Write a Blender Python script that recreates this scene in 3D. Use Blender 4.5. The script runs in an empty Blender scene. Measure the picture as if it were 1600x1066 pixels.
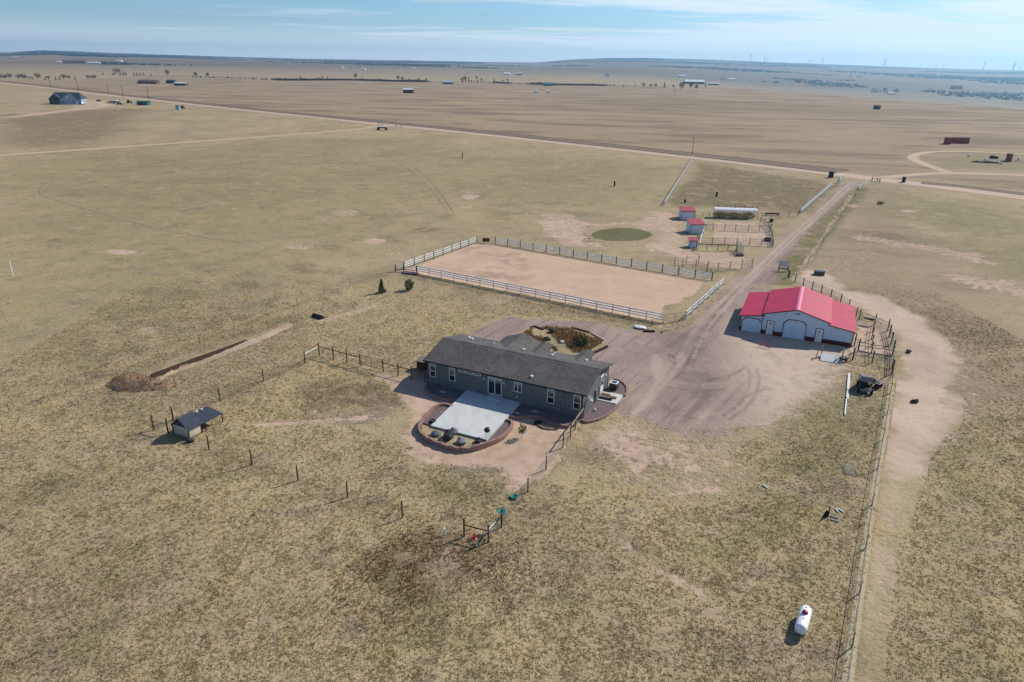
import bpy, math, random
import numpy as np
R = random.Random(7)
rad = math.radians
sc = bpy.context.scene
COL = sc.collection

# ---------------------------------------------------------------- camera numbers
CAM_H, FPX = 35.0, 1067.0
ROLL = math.atan(.0163)
PITCH = math.atan2((533 - 99) * math.cos(ROLL), FPX)
cR, sR, cP, sP = math.cos(ROLL), math.sin(ROLL), math.cos(PITCH), math.sin(PITCH)


def ray(px, py):
    u, v = px - 800, py - 533
    a, b = u * cR + v * sR, -u * sR + v * cR
    return np.array([a, FPX * cP - b * sP, -FPX * sP - b * cP])


def at(px, py, z=0.0):
    """the spot on the level z seen at this place of the photograph, in metres"""
    r = ray(px, py)
    t = (z - CAM_H) / r[2]
    return (float(r[0] * t), float(r[1] * t))


def atl(pts, z=0.0):
    return [at(p[0], p[1], z) for p in pts]


# ---------------------------------------------------------------- numpy helpers
def vnoise(x, y, seed=0):
    xi, yi = np.floor(x).astype(np.int64), np.floor(y).astype(np.int64)
    fx, fy = x - xi, y - yi
    fx, fy = fx * fx * (3 - 2 * fx), fy * fy * (3 - 2 * fy)

    def h(i, j):
        n = (i * 374761393 + j * 668265263 + seed * 974634777) & 0xFFFFFFFF
        n = ((n ^ (n >> 13)) * 1274126177) & 0xFFFFFFFF
        return ((n ^ (n >> 16)) & 0xFFFF) / 65535.0
    return (h(xi, yi) * (1 - fx) + h(xi + 1, yi) * fx) * (1 - fy) + (h(xi, yi + 1) * (1 - fx) + h(xi + 1, yi + 1) * fx) * fy


def fbm(x, y, s, seed=0, o=3):
    t, a, n = 0, 1, 0
    for k in range(o):
        t = t + a * vnoise(x / s, y / s, seed + k * 17)
        n += a
        a *= .5
        s *= .5
    return t / n


def sstep(a, b, x):
    t = np.clip((x - a) / (b - a), 0, 1)
    return t * t * (3 - 2 * t)


def sd_poly(X, Y, P):
    """signed distance, positive inside"""
    d = np.full(X.shape, 1e9)
    ins = np.zeros(X.shape, bool)
    n = len(P)
    for i in range(n):
        ax, ay = P[i]
        bx, by = P[(i + 1) % n]
        ex, ey = bx - ax, by - ay
        wx, wy = X - ax, Y - ay
        t = np.clip((wx * ex + wy * ey) / (ex * ex + ey * ey + 1e-12), 0, 1)
        d = np.minimum(d, np.hypot(wx - ex * t, wy - ey * t))
        c = ((ay > Y) != (by > Y)) & (X < (bx - ax) * (Y - ay) / ((by - ay) if by != ay else 1e-9) + ax)
        ins ^= c
    return np.where(ins, d, -d)


def d_line(X, Y, P):
    d = np.full(X.shape, 1e9)
    for i in range(len(P) - 1):
        ax, ay = P[i]
        bx, by = P[i + 1]
        ex, ey = bx - ax, by - ay
        t = np.clip(((X - ax) * ex + (Y - ay) * ey) / (ex * ex + ey * ey + 1e-12), 0, 1)
        d = np.minimum(d, np.hypot(X - ax - ex * t, Y - ay - ey * t))
    return d


def smooth_line(P, n=6):
    out = []
    for i in range(len(P) - 1):
        p0, p1, p2, p3 = P[max(i - 1, 0)], P[i], P[i + 1], P[min(i + 2, len(P) - 1)]
        for k in range(n):
            t = k / n
            out.append(tuple(.5 * (2 * b + (c - a) * t + (2 * a - 5 * b + 4 * c - d) * t * t + (-a + 3 * b - 3 * c + d) * t ** 3)
                             for a, b, c, d in zip(p0, p1, p2, p3)))
    out.append(tuple(P[-1]))
    return out


# ---------------------------------------------------------------- terrain height
E_PX = [-600, 0, 60, 120, 200, 330, 500, 640, 760, 830, 880, 940, 1000, 1100, 1200, 1300, 1400, 1500, 1600, 2200]
E_V = [4, 2.5, 6, 5.5, 4.2, 2.6, 1.2, 1.6, 1.2, 1.6, 6, 9, 10, 9, 6.8, 5, 3, 1.8, 1.2, 1]
F_PX = [-600, 0, 300, 500, 800, 1000, 1100, 1200, 1400, 1600, 2200]
F_V = [13, 12, 13, 12, 14, 17, 24, 30, 37, 42, 44]
DITCH = atl([(236, 585.5), (262, 576), (290, 565.5), (328, 552), (352, 543.5), (385, 531)])


def zfun(X, Y):
    D = np.hypot(X, Y) + 1e-6
    px = np.where(Y > 1, 800 + FPX * X / np.maximum(Y, 1) / cP, np.where(X > 0, 2200, -600))
    px = np.clip(px, -600, 2200)
    e = np.interp(px, E_PX, E_V)
    off = np.interp(px, F_PX, F_V)
    zf = 35 - off / FPX * 2600
    D0 = np.minimum(35 * FPX / off, 2300)
    zr = 35 + e / FPX * 10000
    t1 = np.clip((D - D0) / (2600 - D0), 0, 1)
    t2 = np.clip((D - 2600) / 7400, 0, 1)
    z = np.where(D < 2600, zf * t1 - 3 * np.sin(np.pi * t1), zf + (zr - zf) * t2 ** 1.1)
    far = sstep(2600, 5000, D) * (1 - sstep(9000, 10000, D))
    z = z + far * (fbm(X, Y, 1500, 5, 3) - .5) * 26
    z = z - sstep(10200, 13000, D) * 60
    # the washed-out ditch
    near = (X > -60) & (X < -20) & (Y > 60) & (Y < 105)
    if near.any():
        x, y = X[near], Y[near]
        zz = z[near]
        best, dep = np.full(x.shape, 1e9), np.zeros(x.shape)
        nseg = len(DITCH) - 1
        for i in range(nseg):
            (ax, ay), (bx, by) = DITCH[i], DITCH[i + 1]
            ln = math.hypot(bx - ax, by - ay)
            ux, uy = (bx - ax) / ln, (by - ay) / ln
            al = np.clip((x - ax) * ux + (y - ay) * uy, 0, ln)
            side = (x - ax) * uy - (y - ay) * ux + (vnoise(x / 1.1, y / 1.1, 3) - .5) * .5
            d = np.hypot(x - ax - al * ux, y - ay - al * uy)
            k = d < best
            best = np.where(k, d, best)
            w = (1 - ((i + al / ln) / nseg)) ** .6
            dep = np.where(k, np.where(d < 2.4, w * sstep(-.1, .25, side) * (1 - sstep(.5, 2.2, side)), 0), dep)
        zz -= .62 * dep
        z[near] = zz
    return z


def att(px, py):
    """the spot on the terrain seen at this place of the photograph (for far things)"""
    r = ray(px, py)
    r = r / np.hypot(r[0], r[1])
    t = np.arange(20, 12000, 4.0)
    z = CAM_H + r[2] * t
    g = zfun(r[0] * t, r[1] * t)
    k = np.argmax(z <= g) if (z <= g).any() else len(t) - 1
    return float(r[0] * t[k]), float(r[1] * t[k]), float(g[k])


# ---------------------------------------------------------------- ground paint (what grows where)
def W(*p):
    return atl(p)


FEATURES = []          # (channel, kind, data, soft metres, strength, ragged metres)


def feat(ch, kind, data, soft=1.5, k=1.0, rag=1.0, w=1.0):
    FEATURES.append((ch, kind, data, soft, k, rag, w))


def ell(ch, px, py, rx, ry, k=1.0, soft=.5, rag=.5):
    """an oval patch; its outline is laid on the ground"""
    n = 14
    feat(ch, 'poly', W(*[(px + rx * math.cos(2 * math.pi * i / n), py + ry * math.sin(2 * math.pi * i / n)) for i in range(n)]),
         soft * max(.6, math.dist(at(px - rx, py), at(px + rx, py)) * .3), k, rag * math.dist(at(px - rx, py), at(px + rx, py)) * .25)


# bare soil
feat('dirt', 'poly', W((1020, 328), (1050, 330), (1066, 345), (1080, 372), (1076, 390), (1112, 400), (1172, 404), (1168, 421), (1110, 420), (1058, 412), (1020, 394), (985, 392), (1020, 372), (1022, 362), (975, 352), (920, 356), (925, 372), (955, 388), (880, 384), (850, 366), (836, 350), (850, 336), (930, 348), (1000, 346)), 3, .75, 3)
feat('dirt', 'poly', W((1113, 346), (1198, 346), (1206, 362), (1206, 386), (1152, 384), (1112, 374)), 1.2, .75, 1)
feat('dirt', 'poly', W((1080, 392), (1150, 393), (1172, 408), (1160, 419), (1104, 418)), 1, .7, 1)
feat('dirt', 'poly', W((565, 574), (600, 582), (660, 592), (680, 596), (912, 652), (905, 664), (893, 688), (850, 734), (826, 762), (800, 758), (770, 726), (720, 728), (655, 714), (634, 682), (646, 650), (640, 628), (600, 598)), 1.3, 1.0, 1.4)
feat('dirt', 'poly', W((900, 664), (938, 650), (965, 640), (1000, 640), (1060, 660), (1160, 640), (1240, 600), (1290, 572), (1316, 590), (1280, 640), (1240, 690), (1206, 735), (1160, 790), (1080, 800), (1000, 770), (940, 745), (870, 722)), 8, .85, 9)
feat('dirt', 'poly', W((1000, 690), (1080, 672), (1180, 668), (1236, 640), (1240, 690), (1190, 745), (1120, 765), (1040, 745)), 7, .6, 9)
ell('dark', 930, 712, 40, 14, .7, .7, 1)
ell('dark', 1010, 725, 50, 12, .5, .7, 1)
feat('dirt', 'line', W((244, 590), (268, 581), (296, 571), (332, 557.5), (366, 544), (398, 532)), .5, 1.0, .7, .75)
feat('dirt', 'line', W((366, 545), (410, 527), (452, 509)), .5, .9, .8, .45)
feat('dirt', 'line', W((500, 502), (540, 492), (590, 476)), .5, .6, 1.4, .5)
feat('dark', 'line', W((234, 586.5), (262, 576.5), (290, 566), (328, 552.5), (352, 544)), .15, 1.0, .25, .22)  # darker line along the top edge of the ditch
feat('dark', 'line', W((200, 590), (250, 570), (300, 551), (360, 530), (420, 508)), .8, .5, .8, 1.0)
feat('dirt', 'line', W((400, 664), (460, 661), (520, 655), (568, 653)), .35, .8, .3, .22)
feat('dirt', 'poly', W((560, 600), (640, 620), (650, 650), (600, 660), (520, 650), (480, 640), (520, 610)), 2, .32, 3)
feat('dirt', 'line', W((1330, 306), (1292, 362), (1246, 432)), .6, .6, 1, .35)
feat('brown', 'poly', W((1258, 425), (1300, 350), (1345, 306), (1410, 345), (1480, 388), (1560, 425), (1620, 500), (1620, 660), (1500, 660), (1420, 560), (1400, 520), (1320, 456)), 9, .85, 9)
feat('dirt', 'poly', W((1262, 425), (1306, 352), (1345, 312), (1380, 350), (1420, 380), (1400, 410), (1330, 440)), 9, .45, 9)
feat('dirt', 'line', W((1350, 372), (1450, 387), (1545, 411)), 5, .62, 5, .8)
feat('dirt', 'line', W((1510, 436), (1560, 446), (1610, 461)), 5, .66, 5, 1.2)
feat('dirt', 'poly', W((1430, 520), (1520, 560), (1600, 620), (1600, 660), (1500, 650), (1450, 590)), 6, .5, 8)
feat('dark', 'line', W((1320, 452), (1400, 480), (1470, 508), (1540, 530)), 4, .5, 4, 1.5)
feat('dirt', 'line', W((1392, 800), (1386, 880), (1380, 960)), .5, .35, .7, .5)
feat('dirt', 'poly', W((1336, 499), (1364, 507), (1388, 519), (1393, 554), (1362, 553), (1338, 549)), 1, .75, 1.2)
feat('dirt', 'poly', W((1190, 640), (1280, 590), (1290, 570), (1320, 575), (1300, 620), (1240, 650), (1210, 680)), 2, .5, 2)
for a in [(585, 377, 18, 5, .95), (735, 308, 15, 4, .9), (733, 300, 18, 4, .5), (730, 324, 13, 2, .8), (870, 338, 30, 6, .6), (540, 333, 22, 7, .6), (510, 340, 20, 5, .5), (470, 386, 27, 6, .6), (190, 394, 28, 5, .75),
          (230, 515, 20, 8, .6), (140, 497, 18, 5, .45), (625, 400, 22, 6, .5), (640, 330, 30, 4, .5), (655, 345, 6, 2, .7), (1560, 445, 45, 10, .6), (1510, 400, 34, 7, .6), (1410, 384, 24, 5, .55),
          (1420, 330, 16, 3, .7), (1335, 322, 12, 2, .7), (1150, 315, 12, 3, .4), (880, 292, 22, 4, .25), (700, 455, 14, 5, .3), (770, 470, 22, 6, .4), (1030, 512, 30, 5, .5),
          (60, 165, 30, 3, .5), (45, 177, 22, 3, .7), (1075, 745, 40, 14, .35), (1025, 1010, 30, 12, .3), (985, 880, 10, 5, .7), (1025, 890, 8, 4, .6)]:
    ell('dirt', *a)
feat('dirt', 'line', W((960, 838), (990, 862), (1030, 888), (1070, 912), (1110, 932)), .35, .55, .5, .3)
feat('dirt', 'line', W((875, 690), (905, 720), (930, 760), (950, 800), (975, 840)), .6, .3, .7, .5)
# pale cured straw
feat('pale', 'poly', W((480, 566), (560, 580), (540, 610), (470, 650), (400, 700), (340, 690), (360, 640), (420, 600)), 4, .7, 4)
feat('pale', 'poly', W((680, 470), (760, 500), (840, 490), (990, 520), (900, 505), (740, 515), (700, 530), (640, 500)), 3, .55, 3)
feat('pale', 'poly', W((600, 950), (720, 930), (900, 980), (1000, 1066), (560, 1066), (480, 1000)), 4, .45, 4)
feat('pale', 'poly', W((300, 690), (620, 780), (700, 840), (520, 860), (360, 820), (250, 760)), 5, .35, 4)
feat('pale', 'line', W((0, 655), (110, 608), (250, 556), (420, 492), (560, 450)), 2, .5, 2, 1.2)
feat('pale', 'poly', W((900, 710), (1080, 760), (1200, 800), (1150, 900), (1000, 860), (880, 800)), 5, .35, 5)
# darker weeds and soil
ell('dark', 655, 880, 95, 46, .8, .6, .9)
ell('dark', 700, 905, 40, 30, .55, .6, .9)
ell('dark', 640, 960, 60, 30, .45, .6, .9)
ell('dark', 550, 622, 85, 26, .9, .6, .9)
ell('dirt', 560, 650, 70, 20, .42, .6, .9)
ell('dark', 730, 690, 40, 16, .5, .6, .9)
ell('dark', 955, 705, 46, 12, .4, .7, .9)
ell('dark', 1470, 500, 70, 14, .45, .8, .8)
ell('dark', 1380, 462, 60, 12, .4, .8, .8)
ell('dark', 1480, 642, 45, 12, .55, .8, .8)
ell('dark', 330, 420, 40, 8, .3)
for a in [(475, 420, 24, 9, .55), (385, 446, 22, 6, .5), (668, 359, 22, 4, .6), (520, 387, 20, 4, .4), (470, 437, 12, 5, .4), (220, 512, 22, 7, .4), (85, 376, 20, 4, .4), (760, 402, 30, 7, .3), (270, 283, 24, 2, .5), (790, 333, 24, 4, .35)]:
    ell('dark', *a)
feat('dark', 'poly', W((0, 181), (90, 172), (214, 171), (200, 190), (165, 212), (140, 226), (0, 236)), 10, .75, 10)
feat('dark', 'poly', W((1086, 254), (1290, 284), (1300, 292), (1250, 330), (1190, 326), (1100, 320), (1050, 322)), 4, .8, 6)
feat('green', 'poly', W((1086, 254), (1290, 284), (1300, 292), (1250, 330), (1190, 326), (1100, 320), (1050, 322)), 4, .55, 8)
feat('dark', 'line', W((640, 430), (760, 458), (880, 484), (1010, 506)), 1.2, .55, 1.2, .7)
feat('dark', 'line', W((968, 842), (1010, 866), (1060, 892)), .6, .5, .6, .4)
feat('dark', 'poly', W((1290, 640), (1368, 650), (1350, 760), (1330, 900), (1290, 800), (1270, 700)), 5, .3, 5)
feat('dark', 'poly', W((0, 800), (300, 820), (480, 960), (470, 1066), (0, 1066)), 8, .35, 8)
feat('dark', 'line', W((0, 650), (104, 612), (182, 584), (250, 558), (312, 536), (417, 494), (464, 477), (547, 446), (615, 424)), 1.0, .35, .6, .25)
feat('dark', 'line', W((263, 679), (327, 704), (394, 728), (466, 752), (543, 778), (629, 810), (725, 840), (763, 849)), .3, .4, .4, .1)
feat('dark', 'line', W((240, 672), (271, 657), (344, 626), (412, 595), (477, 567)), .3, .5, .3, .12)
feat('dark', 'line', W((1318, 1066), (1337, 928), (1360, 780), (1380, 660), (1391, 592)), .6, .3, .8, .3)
feat('dark', 'line', W((0, 254), (170, 246), (345, 244), (480, 247)), 1.2, .3, 2, 1)
# greener growth
feat('green', 'line', W((1344, 294), (1300, 338), (1258, 386), (1226, 420), (1207, 438)), 1.2, .95, 1.2, 2.6)
feat('dark', 'line', W((1344, 294), (1300, 338), (1258, 386), (1226, 420), (1207, 438)), 1.0, .5, 1.2, 1.8)
feat('green', 'poly', W((1400, 300), (1600, 330), (1600, 430), (1480, 370), (1380, 330)), 14, .6, 10)
feat('green', 'poly', W((1180, 640), (1300, 600), (1370, 640), (1340, 820), (1250, 900), (1100, 840), (1150, 760)), 5, .55, 6)
feat('green', 'poly', W((1400, 660), (1600, 640), (1600, 1066), (1400, 1066)), 5, .42, 6)
feat('green', 'poly', W((0, 250), (580, 215), (700, 235), (1060, 262), (1030, 320), (820, 330), (700, 300), (420, 420), (0, 500)), 20, .36, 20)
ell('green', 720, 770, 55, 18, .5, .7, .9)
ell('green', 1120, 860, 50, 30, .5, .7, .9)
ell('green', 1130, 424, 40, 5, .7, .5, .5)
ell('green', 1230, 432, 16, 8, .6)
ell('green', 640, 925, 60, 30, .4, .7, .9)
ell('green', 580, 1000, 60, 40, .4, .7, .9)
feat('green', 'poly', W((1470, 262), (1600, 266), (1600, 240), (1540, 238), (1450, 248)), 5, .5, 4)
ell('green', 700, 765, 14, 5, 0.9, .3, .8)
ell('dark', 700, 765, 14, 5, .6, .3, .8)
ell('green', 735, 760, 10, 4, 0.9, .3, .8)
ell('dark', 735, 760, 10, 4, .6, .3, .8)
ell('green', 755, 770, 16, 5, 0.9, .3, .8)
ell('dark', 755, 770, 16, 5, .6, .3, .8)
ell('green', 690, 772, 8, 4, 0.8, .3, .8)
ell('dark', 690, 772, 8, 4, .6, .3, .8)
ell('green', 800, 776, 6, 3, 0.9, .3, .8)
ell('dark', 800, 776, 6, 3, .6, .3, .8)
ell('green', 812, 768, 5, 3, 0.9, .3, .8)
ell('dark', 812, 768, 5, 3, .6, .3, .8)
ell('green', 640, 745, 9, 4, 0.7, .3, .8)
ell('dark', 640, 745, 9, 4, .6, .3, .8)
ell('green', 605, 788, 6, 3, 0.8, .3, .8)
ell('dark', 605, 788, 6, 3, .6, .3, .8)
ell('green', 520, 574, 9, 3, 0.9, .3, .8)
ell('dark', 520, 574, 9, 3, .6, .3, .8)
ell('green', 900, 672, 8, 4, 0.7, .3, .8)
ell('dark', 900, 672, 8, 4, .6, .3, .8)
ell('green', 936, 655, 8, 3, 0.6, .3, .8)
ell('dark', 936, 655, 8, 3, .6, .3, .8)
# grazed ground beyond the road reads browner
feat('brown', 'poly', W((0, 127.5), (200, 150), (400, 172), (600, 191), (800, 211), (1000, 233), (1340, 273), (1600, 302), (1900, 340), (2100, 250), (1900, 165), (1600, 160), (1400, 149), (1200, 139), (1000, 133), (700, 128.5), (400, 124), (250, 120)), 6, .9, 12)
feat('brown', 'poly', W((0, 108), (300, 112), (700, 120), (1000, 124), (1000, 119), (700, 114), (300, 107), (0, 102)), 60, .5, 60)
feat('dark', 'line', W((250, 118), (420, 122), (560, 124), (800, 131), (960, 134)), 14, .75, 20, 18)
feat('dark', 'line', W((0, 115), (150, 117), (330, 121)), 10, .5, 10, 8)
feat('dark', 'poly', W((860, 160), (1040, 150), (1200, 160), (1420, 172), (1600, 180), (1600, 186), (1300, 178), (1000, 174)), 30, .4, 40)
feat('dirt', 'line', W((800, 143), (980, 149), (1180, 156)), 8, .45, 12, 8)
feat('dark', 'line', W((0, 126.5), (200, 149), (400, 171), (560, 187)), 2, .6, 2, 2)  # darkened far road edge, weeds and bank shadow in one tone
feat('dirt', 'poly', W((120, 158), (160, 158), (172, 164), (160, 170), (140, 172), (20, 186), (0, 187), (0, 183), (100, 172)), 4, .7, 4)


def paint(X, Y):
    out = {c: np.zeros(X.shape) for c in ('dirt', 'green', 'dark', 'brown', 'pale')}
    n1 = fbm(X, Y, 3.0, 11, 3) - .5
    n2 = fbm(X, Y, 40.0, 12, 3) - .5
    for ch, kind, P, soft, k, rag, w in FEATURES:
        m = soft + 1.7 * rag + w + 2
        xs, ys = [p[0] for p in P], [p[1] for p in P]
        s = (X > min(xs) - m) & (X < max(xs) + m) & (Y > min(ys) - m) & (Y < max(ys) + m)
        if not s.any():
            continue
        x, y = X[s], Y[s]
        nn = (n1[s] if rag < 4 else n2[s] + n1[s] * .5) * 2 * rag
        if kind == 'poly':
            v = sstep(-soft, soft, sd_poly(x, y, P) + nn)
        else:
            v = 1 - sstep(w, w + soft, d_line(x, y, P) + nn * .6)
        out[ch][s] = np.maximum(out[ch][s], v * k)
    D = np.hypot(X, Y)
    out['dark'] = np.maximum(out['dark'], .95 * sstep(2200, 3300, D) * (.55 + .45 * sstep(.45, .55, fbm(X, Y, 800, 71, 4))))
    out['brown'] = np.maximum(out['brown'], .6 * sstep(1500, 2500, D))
    return out


# ---------------------------------------------------------------- materials
def lin(c):
    c = c / 255
    return c / 12.92 if c <= .04045 else ((c + .055) / 1.055) ** 2.4


def C(r, g, b, k=1.0):
    return (lin(r) * k, lin(g) * k, lin(b) * k, 1)


class NT:
    def __init__(s, tree):
        s.t, s.n, s.l = tree, tree.nodes, tree.links

    def new(s, typ, ins=None, **kw):
        nd = s.n.new(typ)
        for k, v in kw.items():
            setattr(nd, k, v)
        for k, v in (ins or {}).items():
            s.set(nd.inputs[k], v)
        return nd

    def set(s, sock, v):
        if isinstance(v, bpy.types.NodeSocket):
            s.l.new(v, sock)
        elif isinstance(v, bpy.types.Node):
            s.l.new(v.outputs[0], sock)
        else:
            sock.default_value = v

    def math(s, op, a, b=0.0, c=None, clamp=False):
        nd = s.new('ShaderNodeMath', {0: a, 1: b}, operation=op, use_clamp=clamp)
        if c is not None:
            s.set(nd.inputs[2], c)
        return nd.outputs[0]

    def noise(s, vec, scale, detail=3, rough=.55, dist=0.0):
        nd = s.new('ShaderNodeTexNoise', {'Vector': vec, 'Scale': scale, 'Detail': detail, 'Roughness': rough, 'Distortion': dist})
        return nd.outputs[0]

    def mapr(s, v, a, b, c=0.0, d=1.0):
        return s.new('ShaderNodeMapRange', {0: v, 1: a, 2: b, 3: c, 4: d}, interpolation_type='SMOOTHSTEP').outputs[0]

    def mix(s, f, a, b, mode='MIX'):
        nd = s.new('ShaderNodeMix', data_type='RGBA', blend_type=mode)
        s.set(nd.inputs[0], f)
        s.set(nd.inputs[6], a)
        s.set(nd.inputs[7], b)
        return nd.outputs[2]

    def attr(s, name):
        return s.new('ShaderNodeAttribute', attribute_name=name).outputs['Fac']

    def stretch(s, vec, sx, sy, rot):
        r = s.new('ShaderNodeMapping', {'Vector': vec, 'Rotation': (0, 0, -rot)}).outputs[0]
        return s.new('ShaderNodeMapping', {'Vector': r, 'Scale': (sx, sy, 1)}).outputs[0]


_a, _b = at(100, 890), at(300, 972)
ROWDIR = math.atan2(_b[1] - _a[1], _b[0] - _a[0])


def prairie_group():
    g = bpy.data.node_groups.new('prairie', 'ShaderNodeTree')
    g.interface.new_socket('Color', in_out='OUTPUT', socket_type='NodeSocketColor')
    g.interface.new_socket('Height', in_out='OUTPUT', socket_type='NodeSocketFloat')
    g.interface.new_socket('Position', in_out='OUTPUT', socket_type='NodeSocketVector')
    t = NT(g)
    out = t.new('NodeGroupOutput')
    pos = t.new('ShaderNodeNewGeometry').outputs['Position']
    big = t.noise(pos, .012, 4, .6)
    mid = t.noise(pos, .11, 4, .6)
    sml = t.noise(pos, .75, 3, .6)
    fin = t.noise(pos, 3.2, 3, .65)
    vfin = t.noise(pos, 9.0, 2, .6)
    rows = t.noise(t.stretch(pos, .6, 3.6, ROWDIR), 1.0, 3, .6)
    dirt, green, dark, brown, pale = (t.attr(a) for a in ('dirt', 'green', 'dark', 'brown', 'pale'))
    c = t.mix(t.mapr(big, .35, .65), C(172, 153, 119), C(158, 141, 110))
    c = t.mix(t.math('MULTIPLY', t.mapr(mid, .42, .66), .4), c, C(182, 161, 122))
    c = t.mix(t.math('MULTIPLY', t.mapr(mid, .5, .3), .3), c, C(138, 125, 96))
    wide = t.noise(pos, .034, 5, .62)
    c = t.mix(t.mapr(wide, .5, .62, 0, .4), c, C(132, 120, 94))
    c = t.mix(t.mapr(wide, .47, .36, 0, .35), c, C(182, 162, 126))
    c = t.mix(brown, c, t.mix(t.mapr(big, .3, .7), C(160, 139, 112), C(150, 130, 106)))
    streak = t.noise(t.stretch(pos, .012, .035, rad(-8)), 1.0, 5, .62)
    c = t.mix(t.math('MULTIPLY', brown, t.mapr(streak, .48, .62, 0, .8)), c, C(112, 95, 80))
    c = t.mix(t.math('MULTIPLY', brown, t.mapr(streak, .46, .34, 0, .6)), c, C(176, 154, 120))
    c = t.mix(t.math('MULTIPLY', green, t.mapr(sml, .3, .6, .55, 1)), c, C(108, 112, 62))
    c = t.mix(t.math('MULTIPLY', pale, t.mapr(sml, .3, .6, .4, 1)), c, C(188, 166, 122))
    c = t.mix(t.math('MULTIPLY', dark, t.mapr(sml, .28, .6, .35, 1)), c, C(104, 88, 66))
    nb = t.math('SUBTRACT', 1.0, t.math('MULTIPLY', brown, .6))

    def patch(scale, seed, lo, hi, k, colr, det=5):
        off = t.new('ShaderNodeVectorMath', {0: pos, 1: (seed * 37.1, seed * 11.7, seed * 5.3)}, operation='ADD').outputs[0]
        return t.mix(t.math('MULTIPLY', nb, t.mapr(t.noise(off, scale, det, .68, .3), lo, hi, 0, k)), c, colr)
    c = patch(.16, 1, .52, .66, .5, C(122, 117, 80))
    c = patch(.22, 2, .54, .68, .5, C(182, 158, 112))
    c = patch(.19, 3, .53, .67, .5, C(182, 155, 132))
    c = patch(.26, 4, .54, .68, .55, C(122, 106, 96))
    c = patch(.7, 5, .55, .7, .4, C(186, 162, 124), 4)
    c = patch(.8, 6, .56, .7, .45, C(108, 100, 74), 4)
    # clumps: pale blades over darker soil
    soil = t.math('MULTIPLY', t.mapr(fin, .5, .34), t.math('SUBTRACT', 1.0, t.math('MULTIPLY', dirt, .75)))
    c = t.mix(t.math('MULTIPLY', soil, .34), c, C(88, 78, 60))
    c = t.mix(t.math('MULTIPLY', t.mapr(fin, .55, .7), .38), c, C(194, 174, 134))
    c = t.mix(t.math('MULTIPLY', t.mapr(rows, .54, .68), .28), c, C(92, 82, 62))
    c = t.mix(t.math('MULTIPLY', t.mapr(vfin, .56, .72), .3), c, C(88, 80, 58))
    rust = t.noise(pos, .55, 4, .7)
    c = t.mix(t.mapr(rust, .66, .74, 0, .42), c, C(170, 126, 86))
    dm = t.math('ADD', dirt, t.math('MULTIPLY', t.math('SUBTRACT', t.noise(pos, .9, 5, .75), .5), t.mapr(dirt, 0.0, .25, 0, 1.9)))
    dcol = t.mix(t.mapr(mid, .35, .65), C(198, 170, 150), C(182, 156, 134))
    dcol = t.mix(t.math('MULTIPLY', t.mapr(sml, .4, .66), .45), dcol, C(150, 122, 98))
    c = t.mix(t.math('MULTIPLY', t.mapr(dm, .3, .75), .88), c, dcol)
    # scattered droppings and dark tufts
    vor = t.new('ShaderNodeTexVoronoi', {'Vector': pos, 'Scale': .16, 'Randomness': 1.0}).outputs['Distance']
    c = t.mix(t.mapr(vor, .055, .03, 0, .6), c, C(70, 62, 50))
    hgt = t.math('ADD', t.math('MULTIPLY', fin, 1.0), t.math('MULTIPLY', vfin, .45))
    hgt = t.math('ADD', hgt, t.math('MULTIPLY', sml, .4))
    hgt = t.math('ADD', hgt, t.math('MULTIPLY', rows, .5))
    hgt = t.math('MULTIPLY', hgt, t.math('SUBTRACT', 1.0, t.math('MULTIPLY', t.mapr(dm, .3, .62), .65)))
    t.set(out.inputs[0], c)
    t.set(out.inputs[1], hgt)
    t.set(out.inputs[2], pos)
    return g


PRAIRIE = prairie_group()


def finish(t, col, rough, height=None, dist=.1, strength=1.0, spec=.25, metal=0.0):
    b = t.new('ShaderNodeBsdfPrincipled', {'Base Color': col, 'Roughness': rough, 'Specular IOR Level': spec, 'Metallic': metal})
    if height is not None:
        t.set(b.inputs['Normal'], t.new('ShaderNodeBump', {'Height': height, 'Distance': dist, 'Strength': strength}).outputs[0])
    t.new('ShaderNodeOutputMaterial', {'Surface': b.outputs[0]})


def new_mat(name):
    m = bpy.data.materials.new(name)
    m.use_nodes = True
    m.node_tree.nodes.clear()
    return m, NT(m.node_tree)


def ground_mat():
    m, t = new_mat('prairie_ground')
    g = t.new('ShaderNodeGroup', node_tree=PRAIRIE)
    finish(t, g.outputs[0], .95, g.outputs[1], .2, .6, .1)
    return m


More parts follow.
